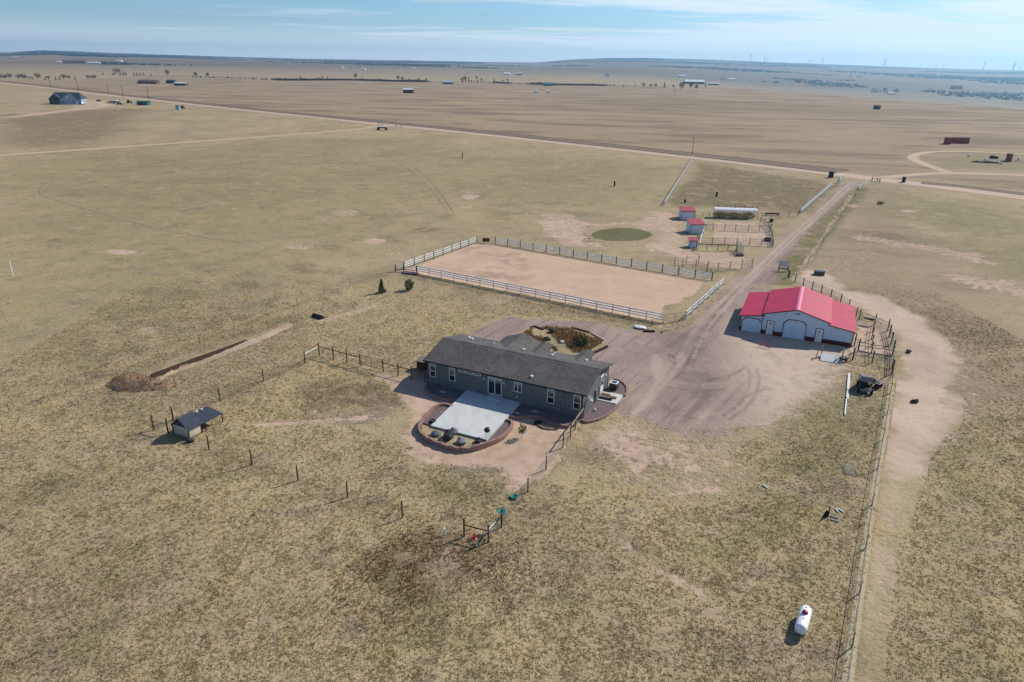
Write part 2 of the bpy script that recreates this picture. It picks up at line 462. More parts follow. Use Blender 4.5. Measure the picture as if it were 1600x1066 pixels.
def sheet_mat(name, c1, c2, c3, grain=2.5, lo=.25, hi=.6, streak=None, bump=.08):
    """a worn surface that frays into the prairie along its edges (attribute 'mask'); 'rut' = wheel-worn"""
    m, t = new_mat(name)
    g = t.new('ShaderNodeGroup', node_tree=PRAIRIE)
    pos = g.outputs[2]
    a = t.noise(pos, .16, 4, .6)
    b = t.noise(pos, grain, 4, .65)
    d = t.noise(pos, .6, 4, .65)
    col = t.mix(t.mapr(a, .36, .64), c1, c2)
    col = t.mix(t.math('MULTIPLY', t.mapr(b, .45, .68), .5), col, c3)
    if streak:
        s = t.noise(t.stretch(pos, streak[0], streak[1], streak[2]), 1.0, 4, .65, .4)
        col = t.mix(t.mapr(s, .5, .66, 0, .55), col, streak[3])
    col = t.mix(t.math('MULTIPLY', t.attr('rut'), t.mapr(d, .3, .55, .5, 1)), col, t.mix(.7, c2, C(204, 180, 160)))
    col = t.mix(t.math('MULTIPLY', t.attr('worn'), t.mapr(d, .3, .6, .35, 1)), col, C(100, 86, 80))
    mk = t.math('ADD', t.attr('mask'), t.math('MULTIPLY', t.math('SUBTRACT', t.noise(pos, 1.1, 5, .7), .5), .75))
    f = t.mapr(mk, lo, hi)
    col = t.mix(f, g.outputs[0], col)
    h = t.new('ShaderNodeMix', {0: f, 2: g.outputs[1], 3: t.math('ADD', t.math('MULTIPLY', b, .5), d)}).outputs[0]
    finish(t, col, .95, h, .16, .6, .1)
    return m


def pm(name, c1, c2=None, scale=3.0, rough=.7, bump=0.0, spec=.3, metal=0.0, stretch=None, fine=None, detail=4):
    """plain procedural material: two tones broken up by noise, optional bump"""
    m, t = new_mat(name)
    co = t.new('ShaderNodeTexCoord').outputs['Object']
    v = t.stretch(co, *stretch) if stretch else co
    n = t.noise(v, scale, detail, .6)
    col = t.mix(t.mapr(n, .35, .65), c1, c2 or tuple(x * .8 for x in c1[:3]) + (1,))
    if fine:
        col = t.mix(t.math('MULTIPLY', t.mapr(t.noise(co, fine[0], 3, .6), .5, .65), fine[2]), col, fine[1])
    finish(t, col, rough, n if bump else None, bump or .01, .6, spec, metal)
    return m


M = {}
M['ground'] = ground_mat()
M['road'] = sheet_mat('gravel_road', C(187, 160, 140), C(178, 152, 134), C(196, 172, 152), 3, .2, .5)
M['track'] = sheet_mat('field_track', C(182, 160, 128), C(172, 150, 118), C(192, 170, 140), 3, .25, .6)
M['drive'] = sheet_mat('drive_gravel', C(140, 121, 113), C(158, 138, 126), C(178, 155, 142), 3.0, .22, .62, (.07, .8, rad(58), C(108, 92, 89)))
M['sand'] = sheet_mat('arena_sand', C(196, 166, 140), C(186, 156, 132), C(206, 178, 152), 2.4, .25, .55, (.12, 1.5, rad(-30), C(174, 145, 122)))
M['creek'] = sheet_mat('creek_brush', C(86, 76, 60), C(74, 68, 54), C(104, 92, 72), .08, .2, .8)
M['meshgrass'] = sheet_mat('sunlit_mesh_grass', C(172, 160, 124), C(160, 150, 116), C(188, 174, 138), 2.5, .3, .7)  # weed colour lightened for the sun caught on the wire mesh
M['rutgrass'] = sheet_mat('rutted_grass', C(124, 110, 78), C(116, 104, 74), C(134, 118, 86), 3, .25, .8)
M['verge'] = sheet_mat('weed_shadow_verge', C(78, 64, 46), C(66, 58, 42), C(96, 78, 58), 1.2, .12, .5)  # weeds, darkened further for the shadow of the road bank
M['path'] = sheet_mat('trodden_path', C(198, 174, 152), C(186, 162, 142), C(172, 148, 128), 2.2, .3, .75)
M['white'] = pm('white_vinyl', C(225, 226, 226), C(205, 207, 208), 2, .45, spec=.4)
M['wood'] = pm('weathered_post', C(96, 68, 42), C(70, 50, 34), 5, .85, .02)
M['dkwood'] = pm('creosoted_post', C(52, 44, 38), C(38, 33, 30), 5, .85, .02)
M['rail'] = pm('raw_board', C(176, 160, 132), C(150, 134, 108), 5, .8, .01)
M['greywood'] = pm('grey_board', C(132, 130, 126), C(108, 106, 102), 5, .85, .01)
M['wire'] = pm('galvanised_wire', C(150, 152, 150), C(120, 122, 122), 8, .5, spec=.5, metal=.6)
M['rustpipe'] = pm('rusty_pipe', C(140, 84, 70), C(110, 66, 56), 6, .7)
M['pipe'] = pm('grey_pipe', C(128, 130, 130), C(96, 98, 100), 5, .55, spec=.5)
M['darkpipe'] = pm('dark_pipe', C(62, 58, 54), C(46, 44, 42), 5, .7)
M['steel_green'] = pm('painted_stake', C(84, 78, 62), C(66, 60, 50), 4, .7)
M['concrete'] = pm('concrete', C(196, 197, 192), C(182, 184, 180), .9, .85, .01, stretch=(1, .35, rad(8)), fine=(6, C(172, 175, 172), .35))
M['block'] = pm('red_wall_block', C(152, 118, 106), C(122, 94, 86), 5, .9, .04, fine=(12, C(178, 142, 128), .5))
M['mulch'] = pm('purple_gravel', C(112, 96, 96), C(92, 78, 80), 7, .95, .06, fine=(22, C(140, 122, 120), .7))
M['rock'] = pm('granite_boulder', C(128, 132, 134), C(98, 102, 106), 3, .9, .08)
M['flag'] = pm('pink_flagstone', C(190, 160, 146), C(164, 134, 122), 3, .85, .03)
M['darkstone'] = pm('dark_stone', C(60, 60, 64), C(44, 44, 48), 4, .85, .05)
M['black'] = pm('black_metal', C(30, 30, 33), C(20, 20, 23), 4, .55, spec=.4)
M['rubber'] = pm('black_rubber', C(34, 34, 35), C(24, 24, 25), 4, .85)
M['glass'] = pm('dark_glass', C(22, 28, 32), C(30, 38, 42), .6, .08, spec=.8)
M['blind'] = pm('window_blind', C(150, 160, 160), C(120, 132, 134), 4, .6, stretch=(1, 1, 0))
M['redpaint'] = pm('red_paint', C(214, 44, 44), C(190, 38, 38), 4, .6)
M['orange'] = pm('orange_plastic', C(214, 84, 60), C(190, 70, 52), 4, .6)
M['teal'] = pm('teal_plastic', C(44, 120, 112), C(34, 98, 94), 4, .5)
M['tan'] = pm('tan_siding', C(198, 188, 168), C(180, 170, 150), 1.4, .75)
M['navy'] = pm('navy_shingle', C(58, 66, 80), C(46, 52, 64), 3, .9, .02, fine=(14, C(76, 84, 98), .5))
M['tankwhite'] = pm('tank_enamel', C(236, 238, 238), C(226, 229, 230), 1.2, .3, spec=.5)
M['tankred'] = pm('tank_dome', C(170, 50, 92), C(150, 42, 80), 4, .4)
M['straw'] = pm('dead_stalks', C(176, 138, 86), C(140, 104, 66), 4, .95)
M['haze'] = None


def siding_mat(name, c1, c2, pitch, depth, rough=.6, axis=0):
    """ribbed or battened wall: vertical lines every `pitch` metres along the wall"""
    m, t = new_mat(name)
    co = t.new('ShaderNodeTexCoord').outputs['Object']
    sep = t.new('ShaderNodeSeparateXYZ', {0: co})
    s = t.math('ADD', sep.outputs[0], sep.outputs[1]) if axis == 2 else sep.outputs[axis]
    fr = t.math('FRACT', t.math('DIVIDE', s, pitch))
    rib = t.mapr(t.math('ABSOLUTE', t.math('SUBTRACT', fr, .5)), .36, .44)
    n = t.noise(co, 1.2, 4, .6)
    col = t.mix(t.mapr(n, .35, .65), c1, c2)
    col = t.mix(t.math('MULTIPLY', rib, .22), col, tuple(x * .45 for x in c1[:3]) + (1,))
    finish(t, col, rough, rib, depth, 1.0, .35)
    return m


M['housewall'] = siding_mat('battened_siding', C(104, 108, 106), C(95, 99, 98), .41, .03, .75, 2)
M['barnwall'] = siding_mat('white_rib_steel', C(200, 216, 230), C(190, 208, 224), .3, .02, .4, 2)
M['barnbase'] = siding_mat('dark_red_rib_steel', C(88, 20, 28), C(76, 18, 25), .3, .02, .45, 2)


def roof_red():
    m, t = new_mat('red_rib_roof')
    co = t.new('ShaderNodeTexCoord').outputs['Object']
    sep = t.new('ShaderNodeSeparateXYZ', {0: co})
    fr = t.math('FRACT', t.math('DIVIDE', sep.outputs[1], .92))
    rib = t.mapr(t.math('ABSOLUTE', t.math('SUBTRACT', fr, .5)), .38, .46)
    n = t.noise(co, .5, 4, .6)
    col = t.mix(t.mapr(n, .35, .65), C(186, 28, 70), C(174, 25, 64))
    col = t.mix(t.math('MULTIPLY', rib, .6), col, C(104, 18, 40))
    w_ = t.noise(t.stretch(co, .12, 1.6, 0), 1.0, 5, .65)
    col = t.mix(t.mapr(w_, .5, .7, 0, .35), col, C(206, 84, 112))
    finish(t, col, .5, rib, .03, 1.0, .2)
    return m


M['barnroof'] = roof_red()
M['ridgepink'] = pm('pink_ridge_flashing', C(224, 120, 150), C(214, 106, 138), 2, .4, spec=.4)
M['shedroof'] = pm('faded_red_roof', C(172, 62, 76), C(156, 54, 68), 1.5, .5, spec=.4, fine=(5, C(190, 90, 100), .3))
M['trimred'] = pm('maroon_trim', C(92, 30, 44), C(78, 26, 38), 4, .5)


def shingle_mat():
    m, t = new_mat('asphalt_shingle')
    co = t.new('ShaderNodeTexCoord').outputs['Object']
    br = t.new('ShaderNodeTexBrick', {'Vector': co, 'Color1': C(116, 111, 105), 'Color2': C(88, 84, 80), 'Mortar': C(66, 64, 64), 'Scale': 1.0, 'Mortar Size': .012, 'Brick Width': .33, 'Row Height': .14})
    n = t.noise(co, 5, 4, .7)
    b = t.noise(co, .5, 3, .6)
    col = t.mix(t.mapr(n, .4, .64), br.outputs[0], C(70, 68, 70))
    col = t.mix(t.mapr(n, .6, .75, 0, .6), col, C(134, 130, 124))
    col = t.mix(t.mapr(b, .4, .65, 0, .25), col, C(124, 120, 114))
    finish(t, col, .92, br.outputs[1], .01, .6, .2)
    return m


M['shingle'] = shingle_mat()


def leafy(name, c1, c2):
    m, t = new_mat(name)
    pos = t.new('ShaderNodeNewGeometry').outputs['Position']
    n = t.noise(pos, 2.5, 3, .7)
    oi = t.new('ShaderNodeObjectInfo').outputs['Random']
    col = t.mix(t.mapr(t.math('ADD', n, t.math('MULTIPLY', t.math('SUBTRACT', oi, .5), .3)), .3, .7), c1, c2)
    d = t.new('ShaderNodeBsdfDiffuse', {'Color': col})
    tr = t.new('ShaderNodeBsdfTranslucent', {'Color': col})
    mx = t.new('ShaderNodeMixShader', {0: .25, 1: d.outputs[0], 2: tr.outputs[0]})
    t.new('ShaderNodeOutputMaterial', {'Surface': mx.outputs[0]})
    return m


M['pine'] = leafy('pine_needles', C(62, 78, 44), C(92, 104, 56))
M['farpine'] = leafy('far_evergreen', C(44, 58, 40), C(58, 72, 46))
M['twig'] = leafy('bare_twigs', C(70, 63, 55), C(92, 82, 70))
M['bark'] = pm('bark', C(84, 72, 62), C(64, 55, 48), 4, .95)
M['dryleaf'] = leafy('dry_weeds', C(158, 124, 82), C(112, 90, 64))


M['drygreen'] = leafy('green_weeds', C(92, 100, 62), C(146, 124, 84))


def tuft_mat():
    m, t = new_mat('grass_tufts')
    g = t.new('ShaderNodeGroup', node_tree=PRAIRIE)
    v = t.attr('tone')
    col = t.mix(t.mapr(v, 0, .3), C(140, 128, 98), t.mix(1.0, g.outputs[0], (1.22, 1.22, 1.22, 1), 'MULTIPLY'))
    col = t.mix(t.mapr(v, .6, 1), col, C(192, 174, 136))
    d = t.new('ShaderNodeBsdfDiffuse', {'Color': col})
    tr = t.new('ShaderNodeBsdfTranslucent', {'Color': col})
    mx = t.new('ShaderNodeMixShader', {0: .55, 1: d.outputs[0], 2: tr.outputs[0]})
    t.new('ShaderNodeOutputMaterial', {'Surface': mx.outputs[0]})
    return m


M['tuft'] = tuft_mat()

# ---------------------------------------------------------------- mesh building
class MB:
    def __init__(s):
        s.v, s.f = [], []

    def add(s, v, f):
        o = len(s.v)
        s.v += [tuple(map(float, p)) for p in v]
        s.f += [tuple(i + o for i in q) for q in f]
        return s

    def box(s, x0, x1, y0, y1, z0, z1):
        v = [(x, y, z) for z in (z0, z1) for y in (y0, y1) for x in (x0, x1)]
        return s.add(v, [(0, 2, 3, 1), (4, 5, 7, 6), (0, 1, 5, 4), (2, 6, 7, 3), (0, 4, 6, 2), (1, 3, 7, 5)])

    def slab(s, quad, vec):
        """quad of 3-D points pushed along vec"""
        n = len(quad)
        a = [tuple(p) for p in quad]
        b = [tuple(p[i] + vec[i] for i in range(3)) for p in quad]
        return s.add(a + b, [tuple(range(n)), tuple(range(2 * n - 1, n - 1, -1))] + [(i, n + i, n + (i + 1) % n, (i + 1) % n)[::-1] for i in range(n)])

    def tube(s, pts, r, n=6, r2=None, cap=True):
        P = [np.array(p, float) for p in pts]
        rings = []
        o = len(s.v)
        for i, p in enumerate(P):
            d = (P[min(i + 1, len(P) - 1)] - P[max(i - 1, 0)])
            d /= np.linalg.norm(d) + 1e-9
            a = np.cross(d, (0, 0, 1))
            if np.linalg.norm(a) < 1e-3:
                a = np.cross(d, (0, 1, 0))
            a /= np.linalg.norm(a)
            b = np.cross(a, d)
            rr = r if r2 is None else r + (r2 - r) * i / max(1, len(P) - 1)
            for k in range(n):
                t = 2 * math.pi * (k + .5) / n
                s.v.append(tuple(p + rr * (math.cos(t) * a + math.sin(t) * b)))
        for i in range(len(P) - 1):
            for k in range(n):
                j = (k + 1) % n
                s.f.append((o + i * n + k, o + i * n + j, o + (i + 1) * n + j, o + (i + 1) * n + k))
        if cap:
            s.f.append(tuple(o + k for k in range(n))[::-1])
            s.f.append(tuple(o + (len(P) - 1) * n + k for k in range(n)))
        return s

    def lathe(s, prof, n=16, c=(0, 0, 0), axis='z'):
        o = len(s.v)
        for r, z in prof:
            for k in range(n):
                t = 2 * math.pi * k / n
                p = (r * math.cos(t), r * math.sin(t), z)
                if axis == 'x':
                    p = (p[2], p[0], p[1])
                elif axis == 'y':
                    p = (p[0], p[2], p[1])
                s.v.append((p[0] + c[0], p[1] + c[1], p[2] + c[2]))
        m = len(prof)
        for i in range(m - 1):
            for k in range(n):
                j = (k + 1) % n
                s.f.append((o + i * n + k, o + i * n + j, o + (i + 1) * n + j, o + (i + 1) * n + k))
        s.f.append(tuple(o + k for k in range(n))[::-1])
        s.f.append(tuple(o + (m - 1) * n + k for k in range(n)))
        return s

    def blob(s, c, rx, ry, rz, seed=0, rough=.25, n=9, m=6):
        q = random.Random(seed)
        ph = [q.uniform(0, 6.28) for _ in range(6)]
        o = len(s.v)
        for i in range(m + 1):
            a = math.pi * i / m
            for k in range(n):
                b = 2 * math.pi * k / n
                w = 1 + rough * (math.sin(2 * b + ph[0] + a) * .5 + math.sin(3 * a + ph[1]) * .4 + math.sin(b + 2 * a + ph[2]) * .5) + q.uniform(-.08, .08)
                s.v.append((c[0] + rx * w * math.sin(a) * math.cos(b), c[1] + ry * w * math.sin(a) * math.sin(b), c[2] + rz * w * math.cos(a)))
        for i in range(m):
            for k in range(n):
                j = (k + 1) % n
                s.f.append((o + i * n + k, o + (i + 1) * n + k, o + (i + 1) * n + j, o + i * n + j))
        return s

    def leaves(s, c, rx, ry, rz, count, size, seed=0, shape='ball', thin=1.0):
        q = random.Random(seed)
        for _ in range(count):
            if shape == 'cone':
                h = q.random() ** 1.3
                a = q.uniform(0, 6.283)
                w = (1 - h) * (.35 + .65 * q.random() ** .5) * (.8 + .35 * math.sin(3 * a + seed + h * 9)) + .03
                p = (c[0] + rx * w * math.cos(a), c[1] + ry * w * math.sin(a), c[2] + rz * 2 * h - rz)
            else:
                while True:
                    d = (q.uniform(-1, 1), q.uniform(-1, 1), q.uniform(-1, 1))
                    if .12 < d[0] ** 2 + d[1] ** 2 + d[2] ** 2 < 1:
                        break
                p = (c[0] + rx * d[0], c[1] + ry * d[1], c[2] + rz * d[2])
            e1 = np.array([q.gauss(0, 1) for _ in range(3)])
            e1 /= np.linalg.norm(e1) + 1e-6
            e2 = np.array([q.gauss(0, 1) for _ in range(3)])
            e2 /= np.linalg.norm(e2) + 1e-6
            z = size * q.uniform(.6, 1.3)
            P = np.array(p)
            s.add([P - e1 * z, P + e1 * z, P + e2 * z * thin], [(0, 1, 2)])
        return s

    def build(s, name, m, parent=None, smooth=False, loc=None, rz=0.0):
        me = bpy.data.meshes.new(name)
        me.from_pydata(s.v, [], s.f)
        if smooth:
            me.polygons.foreach_set('use_smooth', [True] * len(me.polygons))
        me.materials.append(M[m] if isinstance(m, str) else m)
        o = bpy.data.objects.new(name, me)
        COL.objects.link(o)
        if parent:
            o.parent = parent
        if loc is not None:
            o.location = (loc[0], loc[1], loc[2] if len(loc) > 2 else 0)
            o.rotation_euler[2] = rz
        return o


def tag(o, label, cat, group=None):
    o['label'] = label
    o['category'] = cat
    if group:
        o['group'] = group
    return o


def thing(name, label, cat, loc, rz=0.0, group=None, scale=None):
    o = bpy.data.objects.new(name, None)
    o.empty_display_size = .3
    COL.objects.link(o)
    o.location = (loc[0], loc[1], loc[2] if len(loc) > 2 else 0)
    o.rotation_euler[2] = rz
    if scale:
        o.scale = scale
    return tag(o, label, cat, group)


def dup(root, loc, rz, label, scale=None, group=None):
    r = root.copy()
    COL.objects.link(r)
    r.location = loc
    r.rotation_euler[2] = rz
    r['label'] = label
    if group:
        r['group'] = group
    if scale:
        r.scale = scale
    for ch in list(root.children):
        c = ch.copy()
        COL.objects.link(c)
        c.parent = r
        for g in list(ch.children):
            d = g.copy()
            COL.objects.link(d)
            d.parent = c
    return r


def structure(o, kind='structure'):
    o['kind'] = kind
    return o


def np_mesh(name, V, F, m, attrs=None, smooth=False):
    me = bpy.data.meshes.new(name)
    n = F.shape[1]
    me.vertices.add(len(V))
    me.vertices.foreach_set('co', V.astype(np.float32).ravel())
    me.loops.add(F.size)
    me.loops.foreach_set('vertex_index', F.astype(np.int32).ravel())
    me.polygons.add(len(F))
    me.polygons.foreach_set('loop_start', np.arange(0, F.size, n, dtype=np.int32))
    if smooth:
        me.polygons.foreach_set('use_smooth', np.ones(len(F), bool))
    for k, a in (attrs or {}).items():
        at_ = me.attributes.new(k, 'FLOAT', 'POINT')
        at_.data.foreach_set('value', np.asarray(a, np.float32).ravel())
    me.update(calc_edges=True)
    me.validate()
    me.materials.append(m)
    o = bpy.data.objects.new(name, me)
    COL.objects.link(o)
    return o


# ---------------------------------------------------------------- the ground
def graded(lo, a, b, hi, s0, g):
    mid = list(np.arange(a, b + 1e-6, s0))
    up, s = [mid[-1]], s0
    while up[-1] < hi:
        s *= g
        up.append(up[-1] + s)
    dn, s = [mid[0]], s0
    while dn[-1] > lo:
        s *= g
        dn.append(dn[-1] - s)
    return np.array(dn[:0:-1] + mid + up[1:])


gx = graded(-9500, -58, 62, 9500, .5, 1.03)
gy = graded(-600, 28, 130, 14500, .5, 1.03)
GX, GY = np.meshgrid(gx, gy)
GZ = zfun(GX, GY)
nx, ny = len(gx), len(gy)
V = np.stack([GX.ravel(), GY.ravel(), GZ.ravel()], 1)
I = np.arange(nx * ny).reshape(ny, nx)
F = np.stack([I[:-1, :-1], I[:-1, 1:], I[1:, 1:], I[1:, :-1]], -1).reshape(-1, 4)
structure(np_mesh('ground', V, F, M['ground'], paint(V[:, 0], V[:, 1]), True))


def sheet(name, mask, bbox, cell, z, m, extra=None):
    xs, ys = np.arange(bbox[0], bbox[1], cell), np.arange(bbox[2], bbox[3], cell)
    X, Y = np.meshgrid(xs, ys)
    k = mask(X, Y)
    I = np.arange(X.size).reshape(X.shape)
    q = np.stack([I[:-1, :-1], I[:-1, 1:], I[1:, 1:], I[1:, :-1]], -1).reshape(-1, 4)
    kk = k.ravel()
    q = q[(kk[q] > 0).any(1)]
    used, inv = np.unique(q, return_inverse=True)
    x, y = X.ravel()[used], Y.ravel()[used]
    A = paint(x, y)
    A['mask'] = kk[used]
    for e, fn in (extra or {}).items():
        A[e] = fn(x, y)
    return structure(np_mesh(name, np.stack([x, y, np.full(x.shape, z)], 1), inv.reshape(-1, 4), m, A))


def strip(name, P, width, z, m, soft=.25):
    P = np.array(P, float)
    T = np.gradient(P, axis=0)
    T /= np.linalg.norm(T, axis=1)[:, None] + 1e-9
    Nn = np.stack([-T[:, 1], T[:, 0]], 1)
    w = np.full(len(P), width) if np.isscalar(width) else np.array(width)
    offs = [-.5 - soft, -.5, -.25, 0, .25, .5, .5 + soft]
    ms = [0, .6, .9, .8, .9, .6, 0]
    rt = [0, .1, 1, .2, 1, .1, 0]
    V = np.concatenate([P + Nn * (o * w)[:, None] for o in offs])
    n = len(P)
    F = np.concatenate([np.stack([np.arange(n - 1) + i * n, np.arange(1, n) + i * n, np.arange(1, n) + (i + 1) * n, np.arange(n - 1) + (i + 1) * n], 1) for i in range(len(offs) - 1)])
    A = paint(V[:, 0], V[:, 1])
    A['mask'] = np.repeat(ms, n)
    A['rut'] = np.repeat(rt, n) * .6
    return structure(np_mesh(name, np.column_stack([V, np.full(len(V), z)]), F[:, ::-1], m, A))


def densify(P, step):
    out = []
    for a, b in zip(P[:-1], P[1:]):
        k = max(1, int(math.dist(a, b) / step))
        out += [(a[0] + (b[0] - a[0]) * i / k, a[1] + (b[1] - a[1]) * i / k) for i in range(k)]
    return out + [P[-1]]


ROAD = W((-260, 103), (0, 129.5), (120, 143), (200, 152.5), (300, 163), (400, 174), (500, 184), (590, 193.5), (700, 204.5), (800, 215), (900, 226), (1000, 237), (1100, 248), (1200, 259.5), (1300, 271.5), (1345, 277), (1400, 283.5), (1500, 296), (1600, 309), (1800, 336))
strip('county_road', densify(smooth_line(ROAD, 3), 12), 8.0, .03, M['road'], .15)
for nm, P_, wd_ in (('wheel_track', smooth_line(W((345, 255), (200, 268), (130, 275), (78, 286), (64, 297), (76, 309), (150, 330), (250, 357), (350, 375), (410, 376), (480, 369), (540, 361))), .9),
                    ('wheel_track', smooth_line(W((590, 236), (620, 252), (645, 268), (672, 294), (700, 330))), .5), ('wheel_track', smooth_line(W((604, 236), (632, 252), (656, 268), (683, 294), (708, 330))), .45)):
    strip(nm, densify(P_, 1.5), wd_, .012, M['rutgrass'])
strip('road_verge', densify(W((-260, 99.5), (0, 126.8), (200, 149.6), (400, 171), (590, 190), (700, 200.6), (800, 211), (1000, 232.5), (1200, 254.5), (1318, 268.5)), 10), 9.5, .04, M['verge'], .3)
strip('road_verge', densify(W((1440, 285.5), (1500, 291), (1600, 303.5), (1800, 329)), 8), 4.5, .04, M['verge'], .3)
strip('farm_lane', densify(smooth_line(W((-20, 184.5), (20, 182.5), (60, 178.5), (100, 173), (140, 169.5), (160, 167), (168, 162)), 3), 6), 5.5, .03, M['track'], .4)
strip('farm_lane', densify(smooth_line(W((168, 166), (160, 161), (150, 158.5), (130, 157.5)), 3), 4), 9, .035, M['track'], .4)
strip('field_track', densify(smooth_line(W((-60, 247), (0, 243), (100, 236), (200, 229), (300, 222), (400, 214.5), (500, 207), (560, 202), (590, 197.5), (612, 196.5)), 3), 8), 4.2, .02, M['track'])
strip('neighbour_drive', densify(smooth_line(W((1346, 281), (1380, 277.5), (1420, 274), (1466, 271), (1520, 271.5), (1600, 274), (1800, 284)), 4), 3), 4.0, .02, M['track'])
strip('loop_drive', densify(smooth_line(W((1480, 269.5), (1462, 263), (1442, 256), (1428, 249), (1427, 244), (1438, 240), (1456, 237.5), (1480, 236.5), (1530, 237.5), (1600, 241), (1760, 250)), 4), 3), 3.8, .025, M['track'])

drive_poly = W((1322, 285), (1297, 312), (1262, 346), (1225, 374), (1196, 400), (1170, 424), (1150, 446), (1124, 470), (1098, 494), (1068, 517), (1020, 520), (960, 512), (900, 503), (840, 498), (790, 499), (760, 506), (744, 518), (732, 531),
               (790, 552), (880, 577), (955, 596), (985, 606), (978, 622), (962, 636), (1000, 648), (1060, 668), (1120, 672), (1180, 660), (1225, 634), (1270, 606), (1292, 580), (1300, 560), (1330, 549), (1325, 535), (1160, 506), (1148, 500), (1158, 488),
               (1176, 456), (1204, 434), (1222, 406), (1250, 376), (1284, 336), (1318, 306), (1348, 284))
island_poly = W((810, 528), (815, 519), (827, 513), (838, 511), (860, 511), (892, 513), (922, 521), (945, 534), (947, 542), (924, 553), (896, 557), (850, 549), (828, 540))
RUTS = [W((1336, 285), (1240, 374), (1168, 444), (1110, 506), (1086, 560)), W((1329, 285), (1230, 374), (1156, 444), (1092, 506), (1060, 560)),
        smooth_line(W((1030, 560), (1034, 585), (1060, 598), (1110, 601), (1150, 590), (1172, 574))), smooth_line(W((1024, 556), (1027, 590), (1060, 604), (1114, 606), (1160, 593))),
        W((1000, 640), (1040, 600), (1070, 560)), W((985, 655), (1020, 610), (1050, 560)), W((1130, 560), (1150, 600), (1090, 660))]
ARCS = [smooth_line(W((1052, 556), (1058, 578), (1082, 590), (1116, 592), (1152, 582), (1168, 570))), smooth_line(W((1046, 552), (1050, 580), (1078, 595), (1118, 597), (1160, 586))),
        smooth_line(W((1090, 620), (1120, 628), (1160, 622), (1200, 606))), smooth_line(W((1160, 560), (1172, 590), (1160, 625), (1130, 650))), smooth_line(W((1172, 556), (1186, 590), (1174, 628), (1140, 656))),
        W((1150, 452), (1094, 520), (1068, 580)), W((1158, 456), (1103, 524), (1078, 584)), W((1322, 296), (1228, 388), (1162, 452)), W((1328, 298), (1236, 390), (1170, 456)), W((990, 600), (1040, 640), (1100, 660)), W((980, 570), (1010, 610), (1060, 650))]
drive_rag = lambda X, Y: (fbm(X, Y, 2.2, 31, 3) - .5) * 3.2
sheet('driveway', lambda X, Y: np.clip(.5 + (sd_poly(X, Y, drive_poly) + drive_rag(X, Y)) * np.interp(X - .1 * (Y - 80), [6, 22], [.3, .08]) * np.interp(Y, [100, 125], [1, 2]), 0, 1), (-14, 124, 60, 240), .35, .012, M['drive'],
      {'rut': lambda x, y: np.maximum(np.maximum.reduce([1 - sstep(.15, .6, d_line(x, y, r)) for r in RUTS]) * .55, sstep(22, 34, x - .12 * (y - 80)) * (1 - sstep(92, 104, y)) * .95),
       'worn': lambda x, y: np.clip(.75 * (1 - sstep(1, 7, d_line(x, y, W((1100, 500), (1075, 560), (1090, 620))))) * fbm(x, y, 4, 8, 3) + .5 * np.maximum.reduce([1 - sstep(.05, .3, d_line(x, y, r)) for r in ARCS]) * sstep(.35, .6, fbm(x, y, 2.5, 66, 3)), 0, 1)})
arena_poly = W((634, 423), (745, 381), (774, 382), (1112, 440), (1130, 447), (1071, 501), (1037, 504), (840, 463), (652, 427))
sheet('arena_sand', lambda X, Y: np.clip(.5 + (sd_poly(X, Y, arena_poly) + (fbm(X, Y, 3, 41, 3) - .5) * .8) * .7, 0, 1), (-24, 40, 90, 144), .6, .008, M['sand'],
      {'worn': lambda x, y: .38 * sstep(.52, .7, fbm(x, y, 9, 77, 4)) * sstep(.4, .6, fbm(x + 50, y, 2, 78, 2))})
path_poly = W((1395, 860), (1384, 960), (1372, 1080), (1334, 1080), (1350, 960), (1362, 870), (1376, 780), (1386, 690), (1402, 620), (1404, 560), (1398, 528), (1376, 500), (1320, 470), (1262, 446), (1243, 436), (1262, 416), (1300, 432), (1330, 450), (1384, 468), (1440, 494), (1478, 530), (1490, 575), (1500, 620), (1500, 660), (1462, 690), (1440, 740), (1424, 800))
sheet('path', lambda X, Y: np.clip(.5 + (sd_poly(X, Y, path_poly) + (fbm(X, Y, 3.5, 51, 3) - .5) * 5) * .17 * np.interp(Y, [34, 60, 75], [.6, .8, 1]), 0, 1) * np.interp(Y, [34, 62], [.62, 1]), (18, 74, 28, 128), .5, .006, M['path'],
      {'worn': lambda x, y: .2 * sstep(.5, .68, fbm(x, y, 6, 91, 4))})


M['circle'] = sheet_mat('dark_turf', C(104, 104, 68), C(94, 90, 60), C(122, 116, 80), .7, .25, .7)
circ = W(*[(971 + 47 * math.cos(i * .3142), 367 + 10.5 * math.sin(i * .3142)) for i in range(20)])
ccx, ccy = sum(p[0] for p in circ) / 20, sum(p[1] for p in circ) / 20
sheet('grass_circle', lambda X, Y: np.clip(.5 + (sd_poly(X, Y, circ) + (fbm(X, Y, 2, 43, 3) - .5) * .8) * .6, 0, 1), (ccx - 14, ccx + 14, ccy - 16, ccy + 16), .5, .02, M['circle'])


